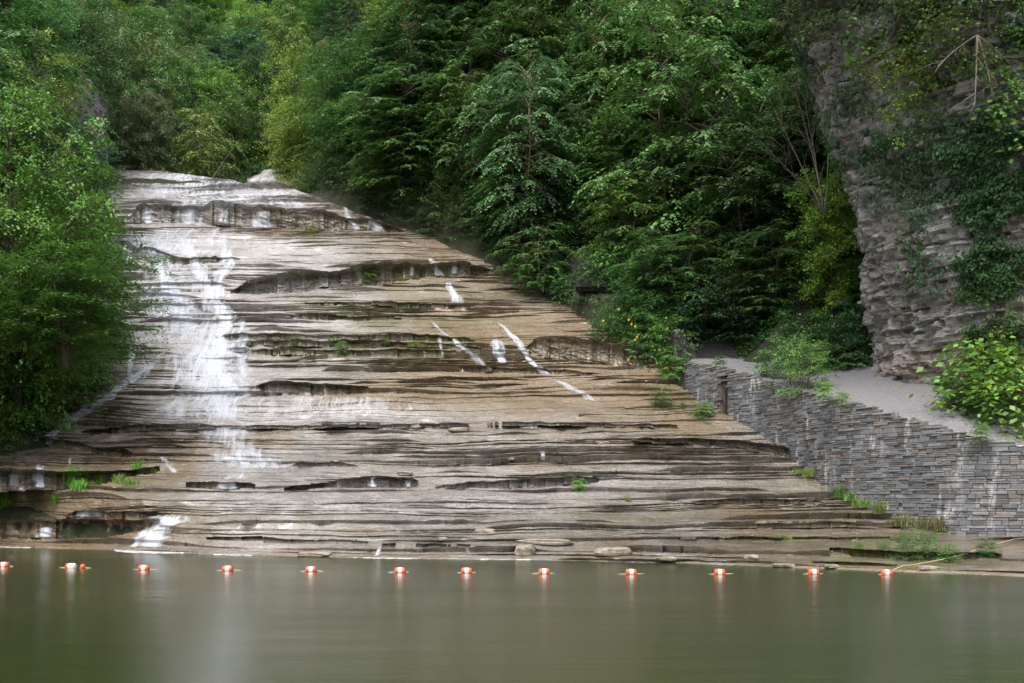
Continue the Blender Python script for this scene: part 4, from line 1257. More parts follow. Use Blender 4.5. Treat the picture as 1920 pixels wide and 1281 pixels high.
# right slope, behind the heroes
for row_i, (Y, h) in enumerate([(84, 13), (94, 15), (104, 16), (116, 17), (132, 18)]):
    px = 640 + row_i * 8
    while px < 1750:
        X = (px - CX) / F * Y
        z = gz(X, Y)
        if X > np.interp(Y, BY, BXv) + 2.5:
            tr_ = HZ - (z + h * rf.uniform(.8, 1.15) - CH) * F / Y
            if HZ - (z - CH) * F / Y > -60:
                fill(px, Y + rf.uniform(-3, 3), tr_, COLS_R, ['just behind the bank trees', 'half way up the right slope', 'high on the right slope', 'near the top of the right slope', 'on the far top of the right slope'][row_i],
                     ['beech', 'beech2', 'maple', 'hemlock'] if row_i > 1 else ['beech', 'beech2', 'maple2'], rf.uniform(5, 6.6))
        px += rf.uniform(85, 125) * 84 / Y * 1.05
# near right: between stairs and cliff
for px, Y, top, w in [(1180, 68, 300, 4.), (1350, 70, 180, 5.5), (1480, 70, 100, 5.5), (1520, 64, 330, 4.2), (1610, 62, 300, 4.), (1640, 68, 120, 5), (1090, 82, 250, 4.5), (1240, 80, 80, 6), (1400, 78, -20, 6.5), (1560, 76, -60, 6.5), (1330, 84, -60, 6.5), (1480, 88, -80, 7), (1630, 56, 450, 2.6)]:
    fill(px, Y, top, COLS_R, 'in the shade between the stairs and the cliff', ['beech', 'beech2', 'maple2'], w)
for (Y, h, zone) in [(74.5, 10, 'between the tall beeches on the right slope'), (78.5, 12, 'behind the tallest beech on the right slope'), (86., 13, 'above the tallest beech on the right slope'), (72.5, 9, 'at the lower rim of the right slope'), (76.5, 10, 'low on the right slope'), (80.5, 11, 'on the lower right slope')]:
    px = (780 if Y < 80 else 660) + rf.uniform(0, 30)
    while px < 1500:
        X = (px - CX) / F * Y
        dcor = np.min(np.hypot(COR[:, 0] - X, COR[:, 1] - Y))
        if X > np.interp(Y, BY, BXv) + 2.2 and not (1040 < px < 1150 and Y < 79) and not (1290 < px < 1400 and Y < 68):
            fill(px, Y + rf.uniform(-1, 1), HZ - (gz(X, Y) + h * rf.uniform(.8, 1.15) - CH) * F / Y, COLS_R, zone, ['beech', 'beech2', 'maple2', 'beech2'], rf.uniform(3.8, 5.))
        px += rf.uniform(75, 105)
# valley beyond the brink
for ri, (Y, h) in enumerate([(108, 10), (118, 12), (128, 13), (138, 13), (149, 14), (161, 14), (174, 15), (188, 15), (204, 16)]):
    px = 150 + (ri % 2) * 30
    while px < 760:
        X = (px - CX) / F * Y
        z = gz(X, Y)
        hh = h * rf.uniform(.75, 1.2)
        if ri == 0 and 330 < px < 520: hh *= .65
        tr_ = HZ - (z + hh - CH) * F / Y
        if HZ - (z - CH) * F / Y > -40 and tr_ < 330:
            fill(px, Y + rf.uniform(-4, 4), tr_, COLS_V, ['just behind the brink', 'in the valley behind the brink', 'on the near valley slope', 'half way up the valley', 'well up the valley', 'high up the valley', 'near the valley top', 'at the valley top', 'on the valley skyline'][ri],
                 ['maple', 'maple2', 'beech', 'locust', 'maple', 'hemlock'] if ri > 1 else ['maple', 'maple2', 'locust'], hh * rf.uniform(.36, .46))
        px += rf.uniform(55, 80) * 130 / Y
# left bank slope
for px, Y, top in [(80, 84, -90), (150, 90, -60), (10, 78, -70), (-40, 74, 30), (60, 79, 60), (100, 68, 330), (-60, 66, 250), (0, 64, 120), (-80, 52, 300), (110, 74, 240), (-40, 80, -20), (40, 88, -60), (120, 96, -60), (200, 100, -40), (150, 110, -80), (-30, 96, -80), (-90, 110, -90), (60, 112, -90)]:
    fill(px, Y, top, COLS_V, 'on the left bank above the cliff' if top < 0 else 'behind the left foreground trees', ['locust', 'maple', 'maple2'], rf.uniform(3.6, 5.5))

# ------------------------------------------------------------------ shrubs, tufts
def ground_on(px, row, Y=None):
    if Y is None:
        x, y, z = slab_point(px, row); return x, y, z
    p = pt(px, row, Y); return p.x, p.y, gz(p.x, p.y)


SHR = [  # key, px, row, Y(None: on slab), scale, colour, label
    ('broadleaf', 1842, 770, 41.5, 1.35, (.11, .22, .035), 'tall broad-leaved bush at the right frame edge beside the path'),
    ('broadleaf', 1905, 790, 40.2, 1.2, (.12, .22, .04), 'bright broad-leaved bush at the far right corner of the path'),
    ('shrub', 1880, 765, 43., 1.5, (.12, .17, .04), 'yellow-green bush against the cliff behind the broad-leaved ones'),
    ('shrub2', 1800, 760, 42.4, .75, (.09, .19, .035), 'small green bush at the cliff foot, left of the broad-leaved ones'),
    ('shrub', 1482, 712, 50.4, .95, (.10, .19, .06), 'pale green weedy bush spilling over the wall top'),
    ('shrub', 1515, 720, 48.6, .9, (.11, .20, .05), 'feathery weedy bush on the wall top by the path edge'),
    ('shrub2', 1450, 702, 53., .8, (.08, .18, .05), 'low leafy bush behind the wall right of the stair opening'),
    ('shrub', 1560, 690, 55.5, 1.1, (.05, .12, .045), 'dark green shrub behind the path bend'),
    ('shrub', 1615, 690, 54.5, 1.25, (.05, .115, .045), 'rounded dark shrub at the left foot of the cliff'),
    ('shrub2', 1600, 700, 53.8, .8, (.09, .16, .07), 'low pale-leaved shrub at the path edge near the cliff foot'),
    ('shrub2', 1540, 700, 54.8, .9, (.085, .18, .045), 'leafy low shrub where the path turns'),
    ('shrub', 1500, 690, 57, 1.3, (.06, .14, .045), 'tall soft shrub between the path bend and the beech'),
    ('shrub', 1450, 680, 60.5, 1.2, (.06, .13, .04), 'shrub right beside the lower stair opening'),
    ('shrub', 1250, 660, 60.2, 1.2, (.07, .17, .03), 'bright green shrub at the left end of the stone wall'),
    ('shrub2', 1265, 700, 58.4, .9, (.075, .18, .03), 'low shrub against the end of the stone wall'),
    ('shrub', 1215, 640, 62., 1.25, (.065, .15, .035), 'shrub with yellow flowers near the wall end'),
    ('shrub', 1180, 610, 64., 1.25, (.06, .14, .04), 'flowering shrub at the middle of the right bank'),
    ('shrub', 1140, 620, 63.5, 1.1, (.065, .14, .04), 'soft green shrub on the rim of the brown slab'),
    ('shrub2', 1200, 665, 61., 1., (.06, .13, .035), 'trailing shrub over the slab edge'),
    ('shrub', 1110, 570, 66.5, 1.1, (.06, .13, .04), 'shrub below the long staircase'),
    ('shrub2', 1060, 560, 68.5, .9, (.05, .11, .035), 'dark low shrub at the upper end of the flowering bank'),
    ('shrub', 1030, 510, 71.5, 1.1, (.045, .10, .03), 'dark shrub left of the long staircase foot'),
    ('shrub', 1160, 560, 66.5, 1.2, (.055, .12, .04), 'shrub right of the long staircase foot'),
    ('shrub2', 975, 500, 73.8, 1., (.04, .09, .03), 'dark trailing shrub on the rim of the slab below the small beech'),
    ('shrub2', 905, 470, 76., 1., (.035, .08, .028), 'dark shrub beside the upper slab rim'),
    ('shrub', 1225, 560, 64.5, 1.5, (.05, .12, .035), 'tall shrub at the foot of the low beech'),
    ('shrub', 1280, 590, 62.5, 1.3, (.045, .10, .04), 'dark ivy-like shrub over the stair opening, left side'),
    ('shrub', 1400, 600, 62.5, 1.2, (.035, .08, .035), 'dark shrub over the stair opening, right side'),
    ('shrub2', 1345, 585, 64.5, 1.1, (.03, .07, .03), 'deep green foliage added at the top of the stair opening to shade it'),  # canopy shrub added to shade the lower stairs
    ('shrub', 565, 350, 93.5, 1.6, (.09, .14, .03), 'grassy olive bush right of the far small cascade'),
    ('shrub2', 548, 365, 91., 1.3, (.10, .15, .03), 'olive trailing bush over the upper right rim of the falls'),
    ('shrub', 600, 362, 91., 1.5, (.07, .12, .03), 'olive bush under the leaning beech tips'),
    ('shrub', 235, 318, 95., 1.3, (.09, .15, .035), 'low olive bush on the left of the brink'),
    ('shrub', 300, 312, 98., 1.4, (.07, .13, .035), 'green bush behind the left part of the brink'),
    ('shrub', 420, 322, 101., 1.5, (.05, .10, .035), 'dark bush behind the middle of the brink'),
    ('shrub', 40, 700, 53., 1.7, (.075, .18, .028), 'large leafy shrub low on the left bank'),
    ('shrub', 110, 680, 55., 1.7, (.075, .18, .03), 'bright leafy shrub hanging near the diagonal stream'),
    ('shrub', 150, 660, 58., 1.5, (.07, .17, .03), 'leafy shrub below the left foreground tree'),
    ('shrub2', 160, 700, 57.2, 1.2, (.08, .18, .04), 'low pale shrub on the rock left of the diagonal stream'),
    ('shrub', 0, 760, 50.5, 1.2, (.06, .15, .028), 'dark leafy shrub above the hollow at left'),
    ('shrub', 50, 740, 52.4, 1.1, (.07, .16, .03), 'leafy shrub right above the hollow at left'),
    ('shrub', 30, 838, None, .95, (.065, .15, .028), 'leafy shrub on the rock right over the dark hollow'),
    ('shrub2', 78, 808, None, .8, (.075, .17, .03), 'leafy shrub where the diagonal stream turns down'),
    ('shrub', -15, 850, None, 1.0, (.06, .14, .028), 'shrub at the left frame edge over the dark hollow'),
    ('shrub', 105, 775, None, .8, (.08, .17, .03), 'pale leafy shrub on the left edge of the diagonal stream'),
    ('shrub2', 150, 735, None, .8, (.08, .17, .035), 'leafy shrub on brown rock left of the diagonal stream'),
    ('shrub', 35, 790, 50.5, 1.3, (.065, .15, .028), 'leafy shrub low over the dark hollow'),
    ('shrub', 100, 735, 53.6, 1.2, (.07, .16, .03), 'leafy shrub against the diagonal stream, low'),
    ('shrub', -40, 720, 50., 1.6, (.05, .12, .025), 'shadowed shrub at the left frame edge'),
    ('shrub', 45, 640, 53., 2., (.07, .16, .03), 'leafy shrub under the lower locust boughs'),
    ('shrub2', 180, 610, 62., 1.6, (.075, .16, .03), 'leafy shrub peeping under the left boughs near the falls'),
    ('shrub', 2, 965, None, .75, (.09, .20, .03), 'bright bush on the shore rock at the left frame edge'),
    ('shrub2', 1085, 915, None, .26, (.10, .26, .03), 'single small leafy plant growing from a crack at mid slope'),
    ('shrub2', 1240, 760, None, .5, (.07, .13, .035), 'small weed patch left of the wall on the brown slab'),
    ('shrub2', 1320, 782, None, .5, (.08, .17, .04), 'low weed patch at the foot of the wall below the rusty channel'),
    ('shrub', 1700, 1035, None, .30, (.07, .15, .04), 'leafy weed on the mossy ledge by the yellow rope'),
    ('shrub', 1740, 1042, None, .34, (.08, .15, .05), 'taller leafy weed on the mossy ledge by the yellow rope'),
    ('shrub', 1655, 1040, None, .22, (.08, .16, .03), 'small weed at the left of the mossy ledge'),
    ('shrub', 1780, 1055, None, .26, (.07, .15, .04), 'weed low on the mossy ledge under the rope'),
    ('shrub', 1850, 1045, None, .28, (.05, .12, .03), 'weed on the mossy ledge under the wall corner'),
    ('shrub', 1610, 1036, None, .18, (.10, .17, .03), 'tiny weed at the mossy edge above the last floats'),
    ('shrub2', 690, 522, None, .45, (.08, .18, .03), 'small green plant hanging in the dark overhang'),
    ('shrub2', 640, 655, None, .3, (.08, .15, .03), 'little plant in the mossy band'),
    ('shrub2', 1840, 815, 38.6, .28, (.10, .20, .04), 'small plant on the path edge behind the wall top'),
    ('shrub2', 1580, 752, 43., .25, (.10, .22, .03), 'small bright weed on the stepped wall coping'),
    ('shrub2', 1545, 735, 44.6, .32, (.11, .23, .03), 'bright creeping weed on the coping beside the bush'),
    ('shrub2', 1350, 684, 55., .3, (.08, .16, .04), 'small weed on the wall top above the rusty channel'),
]
for i_, (px, Y) in enumerate([(640, 88), (680, 86), (700, 84), (735, 83), (760, 81.5), (800, 81), (830, 79.5), (860, 78.5), (640, 92), (700, 90), (760, 87), (820, 85), (880, 82), (610, 95), (930, 76.5), (965, 75)]):
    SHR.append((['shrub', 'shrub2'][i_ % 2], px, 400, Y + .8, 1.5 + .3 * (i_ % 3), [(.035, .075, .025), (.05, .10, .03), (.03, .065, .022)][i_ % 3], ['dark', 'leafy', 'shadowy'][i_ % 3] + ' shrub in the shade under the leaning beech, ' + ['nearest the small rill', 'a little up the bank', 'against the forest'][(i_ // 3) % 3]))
for i_, Yb in enumerate(np.arange(72.5, 93, 1.25)):
    for j_, off_ in enumerate((.9, 2.6, 4.6, 7.)):
        Xb = float(np.interp(Yb, BY, BXv)) + off_; n_ = i_ * 4 + j_
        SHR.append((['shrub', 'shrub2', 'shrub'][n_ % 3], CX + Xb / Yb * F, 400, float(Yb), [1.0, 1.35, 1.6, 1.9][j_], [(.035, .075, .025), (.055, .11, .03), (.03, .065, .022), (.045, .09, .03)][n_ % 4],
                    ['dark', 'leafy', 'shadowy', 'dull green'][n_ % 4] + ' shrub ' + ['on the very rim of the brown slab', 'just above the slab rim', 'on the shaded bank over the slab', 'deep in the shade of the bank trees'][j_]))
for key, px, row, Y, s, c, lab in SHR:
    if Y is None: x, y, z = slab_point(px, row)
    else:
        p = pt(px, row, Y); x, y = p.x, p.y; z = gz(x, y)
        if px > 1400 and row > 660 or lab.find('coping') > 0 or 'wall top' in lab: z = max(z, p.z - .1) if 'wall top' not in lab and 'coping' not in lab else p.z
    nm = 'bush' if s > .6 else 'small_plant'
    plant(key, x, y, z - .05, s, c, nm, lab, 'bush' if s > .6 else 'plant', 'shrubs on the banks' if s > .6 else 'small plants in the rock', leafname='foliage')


for x_, y_, z_, s_, i_ in OPEN_:  # shrubs hung in mid-air, added to shade the stair opening
    plant(['shrub2', 'shrub'][i_ % 2], x_, y_, z_, s_, (.03, .07, .026), 'hanging_foliage', 'dark floating shrub added to shade the lower stair opening', 'bush', 'shrubs added to shade the stair opening', leafname='foliage')


def make_tuft(seed, n=140, h=.45, spread=.28):
    r = np.random.default_rng(seed); V = []; Fs = []; C = []
    for i in range(n):
        a = r.uniform(0, 6.28); rr = r.uniform(0, spread) ** 1.; x0, y0 = rr * math.cos(a), rr * math.sin(a)
        b = r.uniform(0, 6.28); l = h * r.uniform(.5, 1.15); out = l * r.uniform(.2, .8); w = .008
        sx, sy = -math.sin(b) * w, math.cos(b) * w
        o = len(V)
        for k_, (f, ww) in enumerate(((0, 1), (.5, .9), (1, .1))):
            cx_ = x0 + math.cos(b) * out * f * f; cy_ = y0 + math.sin(b) * out * f * f; cz = l * (f - .35 * f * f * (out / l))
            V += [(cx_ - sx * ww, cy_ - sy * ww, cz), (cx_ + sx * ww, cy_ + sy * ww, cz)]
        Fs += [(o, o + 1, o + 3, o + 2), (o + 2, o + 3, o + 5, o + 4)]
        g = r.uniform(.7, 1.3); C += [(g, g * r.uniform(.9, 1.1), g, 1)] * 6
    return mesh_py('grass_tuft', V, Fs, M_LEAF, False, C)


TU = [make_tuft(1), make_tuft(2, 200, .4, .45), make_tuft(3, 120, .6, .2)]
TUF = [(1522, 893, .9, (.12, .19, .05), 'tall grass tuft at the foot of the wall by the dark overhang'), (1500, 888, .6, (.12, .18, .05), 'short grass beside the tall wall-foot tuft'),
       (1575, 932, 1., (.09, .19, .04), 'lush grass at the wall foot, upper clump'), (1600, 938, .9, (.10, .20, .04), 'lush grass at the wall foot, second clump'),
       (1622, 950, .9, (.11, .19, .04), 'grass at the wall foot, lower clump'), (1650, 962, .9, (.12, .17, .04), 'yellowish grass under the wall bend'),
       (1690, 985, 1., (.13, .15, .05), 'dry grass mound under the wall, left part'), (1730, 990, 1.1, (.13, .14, .06), 'dry grass mound under the wall, middle'), (1760, 994, 1., (.14, .14, .06), 'dry grass mound under the wall, right part'),
       (262, 882, 1.0, (.10, .25, .03), 'bright grass tuft on the lower left terrace'), (285, 886, .8, (.13, .20, .03), 'yellowish grass next to the bright tuft'),
       (128, 905, 1.1, (.09, .22, .03), 'tall bright grass right of the dark hollow'), (150, 918, 1., (.10, .24, .03), 'grass clump at the foot of the tall bright one'), (140, 890, .8, (.09, .19, .04), 'weedy grass above the hollow'),
       (188, 906, .7, (.11, .22, .03), 'small grass clump between the terrace tufts'), (225, 904, .8, (.12, .19, .04), 'pale grass on the lower left terrace'), (243, 908, .7, (.12, .2, .04), 'thin grass near the pale clump'),
       (105, 945, .8, (.09, .18, .03), 'grass on the brown ledge near the left shore'), (20, 945, 1.1, (.09, .22, .03), 'long grass beside the shore bush at left'),
       (1320, 775, .8, (.10, .17, .04), 'grass patch left of the wall'), (1280, 765, .6, (.08, .13, .04), 'sparse grass above the wall-foot patch'),
       (580, 437, 1.2, (.13, .16, .03), 'mossy grass patch on the pale upper tread'), (700, 515, .8, (.09, .16, .03), 'grass hanging in the dark overhang'),
       (620, 648, .9, (.11, .16, .03), 'mossy grass in the dark band, left'), (720, 645, .9, (.11, .16, .03), 'mossy grass in the dark band, middle'), (780, 650, .8, (.10, .15, .03), 'mossy grass in the dark band, right'),
       (550, 645, .7, (.10, .15, .03), 'moss tuft at the left of the dark band'), (660, 572, .6, (.10, .16, .03), 'small tuft on the striped ledges'), (1470, 1012, .5, (.10, .15, .03), 'thin grass on the shore terrace right of centre'),
       (1178, 940, .4, (.12, .18, .03), 'tiny yellow-green tuft on the right terraces'), (1255, 935, .35, (.12, .18, .03), 'tiny tuft on the terraces below the wall'), (1915, 850, .5, (.14, .19, .04), 'grass sprig on the wall face at right')]
for i, (px, row, s, c, lab) in enumerate(TUF):
    x, y, z = slab_point(px, row)
    if 'wall face' in lab:
        u_ = UT * .78; x, y, d, n = wp(u_); z = CH + (HZ - row) / F * y
    o = link('grass_tuft', TU[i % 3], None, (x, y, z - .03)); o.scale = (s * 1.5, s * 1.5, s * 1.3)
    if px > 1480 and 'wall face' not in lab: o.location.y -= .35; o.location.x -= .15
    o.rotation_euler = (0, 0, i * 1.7); o.color = (*c, 1)
    tag(o, lab, 'grass', 'grass tufts on the rock')

# undergrowth that covers the soil (nobody could count it)
def undergrowth(name, boxes, n, leaf, h, col, seed):
    r = np.random.default_rng(seed); P = []
    for (x0, x1, y0, y1, side) in boxes:
        m = int(n * 4)
        X = r.uniform(x0, x1, m); Y = r.uniform(y0, y1, m)
        B = np.interp(Y, BY, BXv); L = np.interp(Y, LY, LXv)
        ok = (X > B + .2) if side == 'r' else (X < L - .1)
        ok &= (fbm(X / 1.5, Y / 1.5, seed, 3) > .42)
        if side == 'r':
            for i in range(len(COR) - 1):
                a, b = COR[i], COR[i + 1]; dx, dy = b[0] - a[0], b[1] - a[1]
                u = np.clip(((X - a[0]) * dx + (Y - a[1]) * dy) / (dx * dx + dy * dy + 1e-6), 0, 1)
                d = np.hypot(X - a[0] - u * dx, Y - a[1] - u * dy); ok &= d > (a[3] + u * (b[3] - a[3])) + .15
        X = X[ok][:n]; Y = Y[ok][:n]
        P.append(np.stack([X, Y, ground(X, Y)], 1))
    C = np.concatenate(P); k_ = 14
    P = np.repeat(C, k_, axis=0); n_ = len(P)
    hh = np.repeat(r.uniform(.3, 1, len(C)), k_) * h
    P = P + np.stack([r.normal(0, .25, n_), r.normal(0, .25, n_), r.uniform(0, 1, n_) * hh], 1)
    A = r.normal(0, 1, (n_, 3)); A[:, 2] *= .3; N = np.array([0, -.3, 1.])[None, :] + r.normal(0, .5, (n_, 3))
    Ls = leaf * r.uniform(.6, 1.4, n_)
    o = link(name, leaves_mesh(name, P, A, N, Ls, Ls * .6, M_LEAF, tints(n_, r)))
    o.color = (*col, 1); o['kind'] = 'stuff'; return o


tag(undergrowth('undergrowth', [(-2, 14, 56, 80, 'r'), (8, 24, 50, 66, 'r')], 6000, .12, .7, (.045, .11, .03), 5), 'green undergrowth of weeds and ferns on the right bank', 'undergrowth', kind='stuff')
tag(undergrowth('undergrowth', [(-40, -18, 40, 70, 'l')], 7000, .12, .8, (.065, .16, .028), 6), 'bright green undergrowth covering the left bank', 'undergrowth', kind='stuff')
tag(undergrowth('undergrowth', [(-40, 20, 80, 125, 'r'), (-60, -30, 70, 120, 'l')], 6000, .2, .8, (.05, .10, .03), 7), 'dark undergrowth on the slopes above the brink', 'undergrowth', kind='stuff')

# yellow flowers
r = random.Random(4)
for i, (px, row) in enumerate([(1160, 580), (1131, 602), (1179, 600), (1184, 608), (1191, 612), (1191, 637), (1195, 632), (1237, 656), (1178, 675), (1249, 690)]):
    Y = 61.5 + (640 - row) / 25. * .8
    p = pt(px, row, Y - 2.0)
    V, Fs = [], []
    c0 = 0
    for k_ in range(8):
        a = k_ * math.pi / 4; da = .3
        o_ = len(V)
        V += [(.01 * math.cos(a), -.02, .01 * math.sin(a)), (.05 * math.cos(a - da), -.02, .05 * math.sin(a - da)), (.08 * math.cos(a), -.01, .08 * math.sin(a)), (.05 * math.cos(a + da), -.02, .05 * math.sin(a + da))]
        Fs.append((o_, o_ + 1, o_ + 2, o_ + 3))
    root = empty('flower', p); tag(root, 'yellow daisy-like flower among the shrubs on the right bank', 'flower', 'yellow flowers on the bank')
    link('petals', mesh_py('petals', V, Fs, M_FLOWER), root)
    V, Fs = [], []
    tube(V, Fs, [(0, 0, 0), (.05, .15, -.5), (.08, .5, -1.3)], [.008, .01, .012], 4)
    link('stem', mesh_py('stem', V, Fs, M_BARK), root)

# ivy on the cliff
def ivy(label, rects, n, leaf, col, seed, dens=.5):
    r = np.random.default_rng(seed)
    nrow, ncol = CLX.shape
    prj_x = CLX / CLY * F + CX; prj_y = HZ - (CLZ - CH) * F / CLY
    w = np.zeros(CLX.shape)
    for (cx_, cy_, rx, ry, k_) in rects: w = np.maximum(w, k_ * blob(prj_x, prj_y, cx_, cy_, rx, ry))
    nz = fbm(CLX * 1.1 + CLY * .9, CLZ * .7, seed, 4)
    w = w * sstep(.40, .56, nz) + w * w * .25
    w[w < .12] = 0; w = w[1:-1, 1:-1]
    cell = w.ravel() / w.sum()
    idx = r.choice(len(cell), n, p=cell); i = idx // (ncol - 2) + 1; j = idx % (ncol - 2) + 1
    P = np.stack([CLX[i, j], CLY[i, j], CLZ[i, j]], 1)
    Nn = np.stack([cnx[j], cny[j], np.full(n, .5)], 1)
    P = P + Nn * r.uniform(.03, .32, (n, 1)) + r.normal(0, .04, (n, 3))
    A = np.stack([r.normal(0, .5, n), r.normal(0, .5, n), -r.uniform(.3, 1, n)], 1)
    N = Nn + r.normal(0, .35, (n, 3)); L = leaf * r.uniform(.6, 1.3, n)
    o = link('climbing_ivy', leaves_mesh('climbing_ivy', P, A, N, L, L * .75, M_LEAF, tints(n, r))); o.color = (*col, 1)
    tag(o, label, 'ivy', 'ivy on the cliff')


ivy('grey-green ivy hanging down the left edge of the cliff top', [(1510, 120, 45, 130, 1), (1555, 290, 40, 110, .9), (1500, 10, 60, 60, .8)], 12000, .15, (.06, .115, .05), 401)
ivy('dark ivy sheet across the upper middle of the cliff', [(1650, 270, 60, 60, 1), (1700, 330, 70, 70, .9), (1750, 250, 120, 60, .7), (1600, 180, 30, 40, .8)], 12000, .16, (.05, .11, .05), 402)
ivy('ivy trailing down the middle of the cliff face', [(1735, 480, 40, 110, .9), (1660, 430, 30, 60, .5)], 5000, .14, (.055, .11, .05), 403)
ivy('thick dark ivy covering the right part of the cliff', [(1860, 440, 50, 200, 1), (1850, 260, 90, 120, .8), (1920, 300, 60, 200, .7), (1880, 610, 40, 70, .7)], 20000, .16, (.035, .08, .03), 404)
ivy('leafy fringe along the very top of the cliff', [(1750, 10, 260, 60, 1)], 10000, .16, (.05, .10, .03), 405)


def cliff_pt(px, row):
    prj_x = CLX / CLY * F + CX; prj_y = HZ - (CLZ - CH) * F / CLY
    d = (prj_x - px) ** 2 + (prj_y - row) ** 2 + (CLY > 52) * 1e6
    k_ = int(np.argmin(d)); i, j = divmod(k_, CLX.shape[1]); return CLX[i, j], CLY[i, j], CLZ[i, j]


# boughs hanging from the cliff top
for px, row, s, c, key, lab, tl in [
    (1640, 95, 1.15, (.09, .19, .04), 'broadleaf', 'broad-leaved spray drooping from the cliff over its left bulge', (.5, -.4)),
    (1700, 120, 1.2, (.10, .16, .03), 'shrub', 'yellow-green feathery bough in front of the upper cliff', (.5, -.3)),
    (1760, 90, 1.5, (.12, .17, .035), 'shrub', 'olive feathery bough at the upper right of the cliff', (.6, -.2)),
    (1820, 60, 1.4, (.10, .13, .035), 'shrub', 'olive bough near the top right corner', (.6, 0)),
    (1720, 200, 1.1, (.10, .17, .03), 'shrub', 'yellow-green bough hanging lowest over the cliff face', (.7, -.2)),
    (1900, 130, 1.5, (.07, .14, .03), 'shrub', 'green bough at the right frame edge high on the cliff', (.5, .2)),
    (1905, 230, 1.2, (.08, .16, .035), 'broadleaf', 'broad-leaved bough at the right frame edge, mid cliff', (.5, .2)),
    (1880, 560, 1.0, (.06, .12, .03), 'shrub', 'shrub on a cliff ledge above the right bushes', (.5, .1)),
    (1890, 640, 1.2, (.10, .16, .035), 'shrub', 'yellow-green shrub at the cliff base above the right bushes', (.4, .1)),
    (1530, 20, 1.1, (.10, .12, .05), 'shrub2', 'tawny bough at the top left corner of the cliff', (.5, -.5)),
    (1600, -20, 1.6, (.05, .09, .03), 'shrub', 'dark bough over the cliff top', (.4, -.3)),
    (1700, -10, 1.8, (.05, .09, .03), 'shrub', 'dark bough at the top edge right of the cliff corner', (.4, 0)),
    (1850, -20, 2., (.045, .085, .03), 'shrub', 'dark bough filling the top right corner', (.4, 0)),
]:
    x, y, z = cliff_pt(px, row)
    plant(key, x, y + .3, z - .4, s, c, 'hanging_foliage', lab, 'bush', 'boughs on the cliff', tilt=tl, leafname='foliage')

# ------------------------------------------------------------------ dead branches, sticks, driftwood
def branchy(name, root_p, dirs, label, cat, mat, rad=.05, seed=0, sub=5, grp=None):
    r = random.Random(seed); V, Fs = [], []
    for (tip, rr) in dirs:
        tip = Vector(tip); a = Vector((0, 0, 0)); mid = tip * .5 + Vector((r.uniform(-.1, .1), r.uniform(-.1, .1), r.uniform(-.1, .1))) * tip.length
        pts = [a * (1 - u) ** 2 + mid * 2 * u * (1 - u) + tip * u * u for u in [q / 8 for q in range(9)]]
        tube(V, Fs, pts, [rad * rr * (1 - .85 * q / 8) for q in range(9)], 6)
        for q in range(sub):
            u = r.uniform(.3, .95); b = pts[int(u * 8)]; d = (tip.normalized() + Vector((r.uniform(-1, 1), r.uniform(-.5, .5), r.uniform(-.6, .9)))).normalized()
            l = tip.length * r.uniform(.12, .35)
            m_ = b + d * l * .5 + Vector((0, 0, r.uniform(-.05, .1) * l)); e = b + d * l
            tube(V, Fs, [b, m_, e], [rad * rr * .3, rad * rr * .2, rad * .05], 4)
            for _ in range(2):
                e2 = m_ + (d + Vector((r.uniform(-1, 1), 0, r.uniform(-.8, .8)))).normalized() * l * .4
                tube(V, Fs, [m_, e2], [rad * rr * .15, rad * .04], 3)
    o = link(name, mesh_py(name, V, Fs, mat, True), None, root_p); tag(o, label, cat, grp)
    return o


b0 = pt(1545, 400, 53.)
branchy('bare_branch', b0, [(pt(1480, 130, 53) - b0, .9), (pt(1440, 180, 52.5) - b0, .8), (pt(1505, 170, 52.5) - b0, .7), (pt(1530, 160, 53.5) - b0, .8), (pt(1425, 265, 52) - b0, .5)], 'leafless pale branches fanning up left of the cliff edge', 'branch', M_DEAD, .05, 2, 7)
x, y, z = slab_point(392, 338)
b0 = Vector((x, y + .5, z)); branchy('leaning_branch', b0, [(pt(445, 268, y + .5) - b0, 1.6)], 'bare dark branch leaning up from the brink of the falls', 'branch', M_BARK, .07, 3, 3)
for (px, row, ln, ang, lab, rd) in [(1150, 1008, 1.0, .5, 'twiggy driftwood lying on the right shore terrace', .025), (975, 565, 1.6, -.15, 'stick lying on the brown slab near the right bank', .03), (1070, 585, 1.2, -.3, 'second stick on the brown slab nearer the bank', .03), (1110, 878, .9, .2, 'thin stick on the ledge above the single plant', .02), (1085, 780, 1.4, .02, 'dark flat log on the smooth apron', .06), (1560, 1004, 1.2, .1, 'stick on the shore terrace left of the dry grass', .02)]:
    x, y, z = slab_point(px, row)
    branchy('stick', (x, y - .05, z + .06), [((ln * math.cos(ang), -.05, ln * math.sin(ang) * .3), 1.)], lab, 'stick', M_DEAD if rd < .05 else M_BARK, rd, int(px), 4 if rd < .05 else 1, 'sticks and driftwood')
# old tree roots on the cliff at the upper right
x, y, z = cliff_pt(1835, 80)
branchy('hanging_roots', (x - .3, y - .6, z), [((-.2, -.2, -3.), .9), ((.5, -.2, -2.6), .7), ((-1.8, -.3, -1.6), .6), ((1.2, -.2, -1.2), .6)], 'tangle of bare roots hanging high on the cliff', 'roots', M_DEAD, .06, 9, 8)
# a mid-bank fallen log, leaning
x, y, z = slab_point(855, 452)

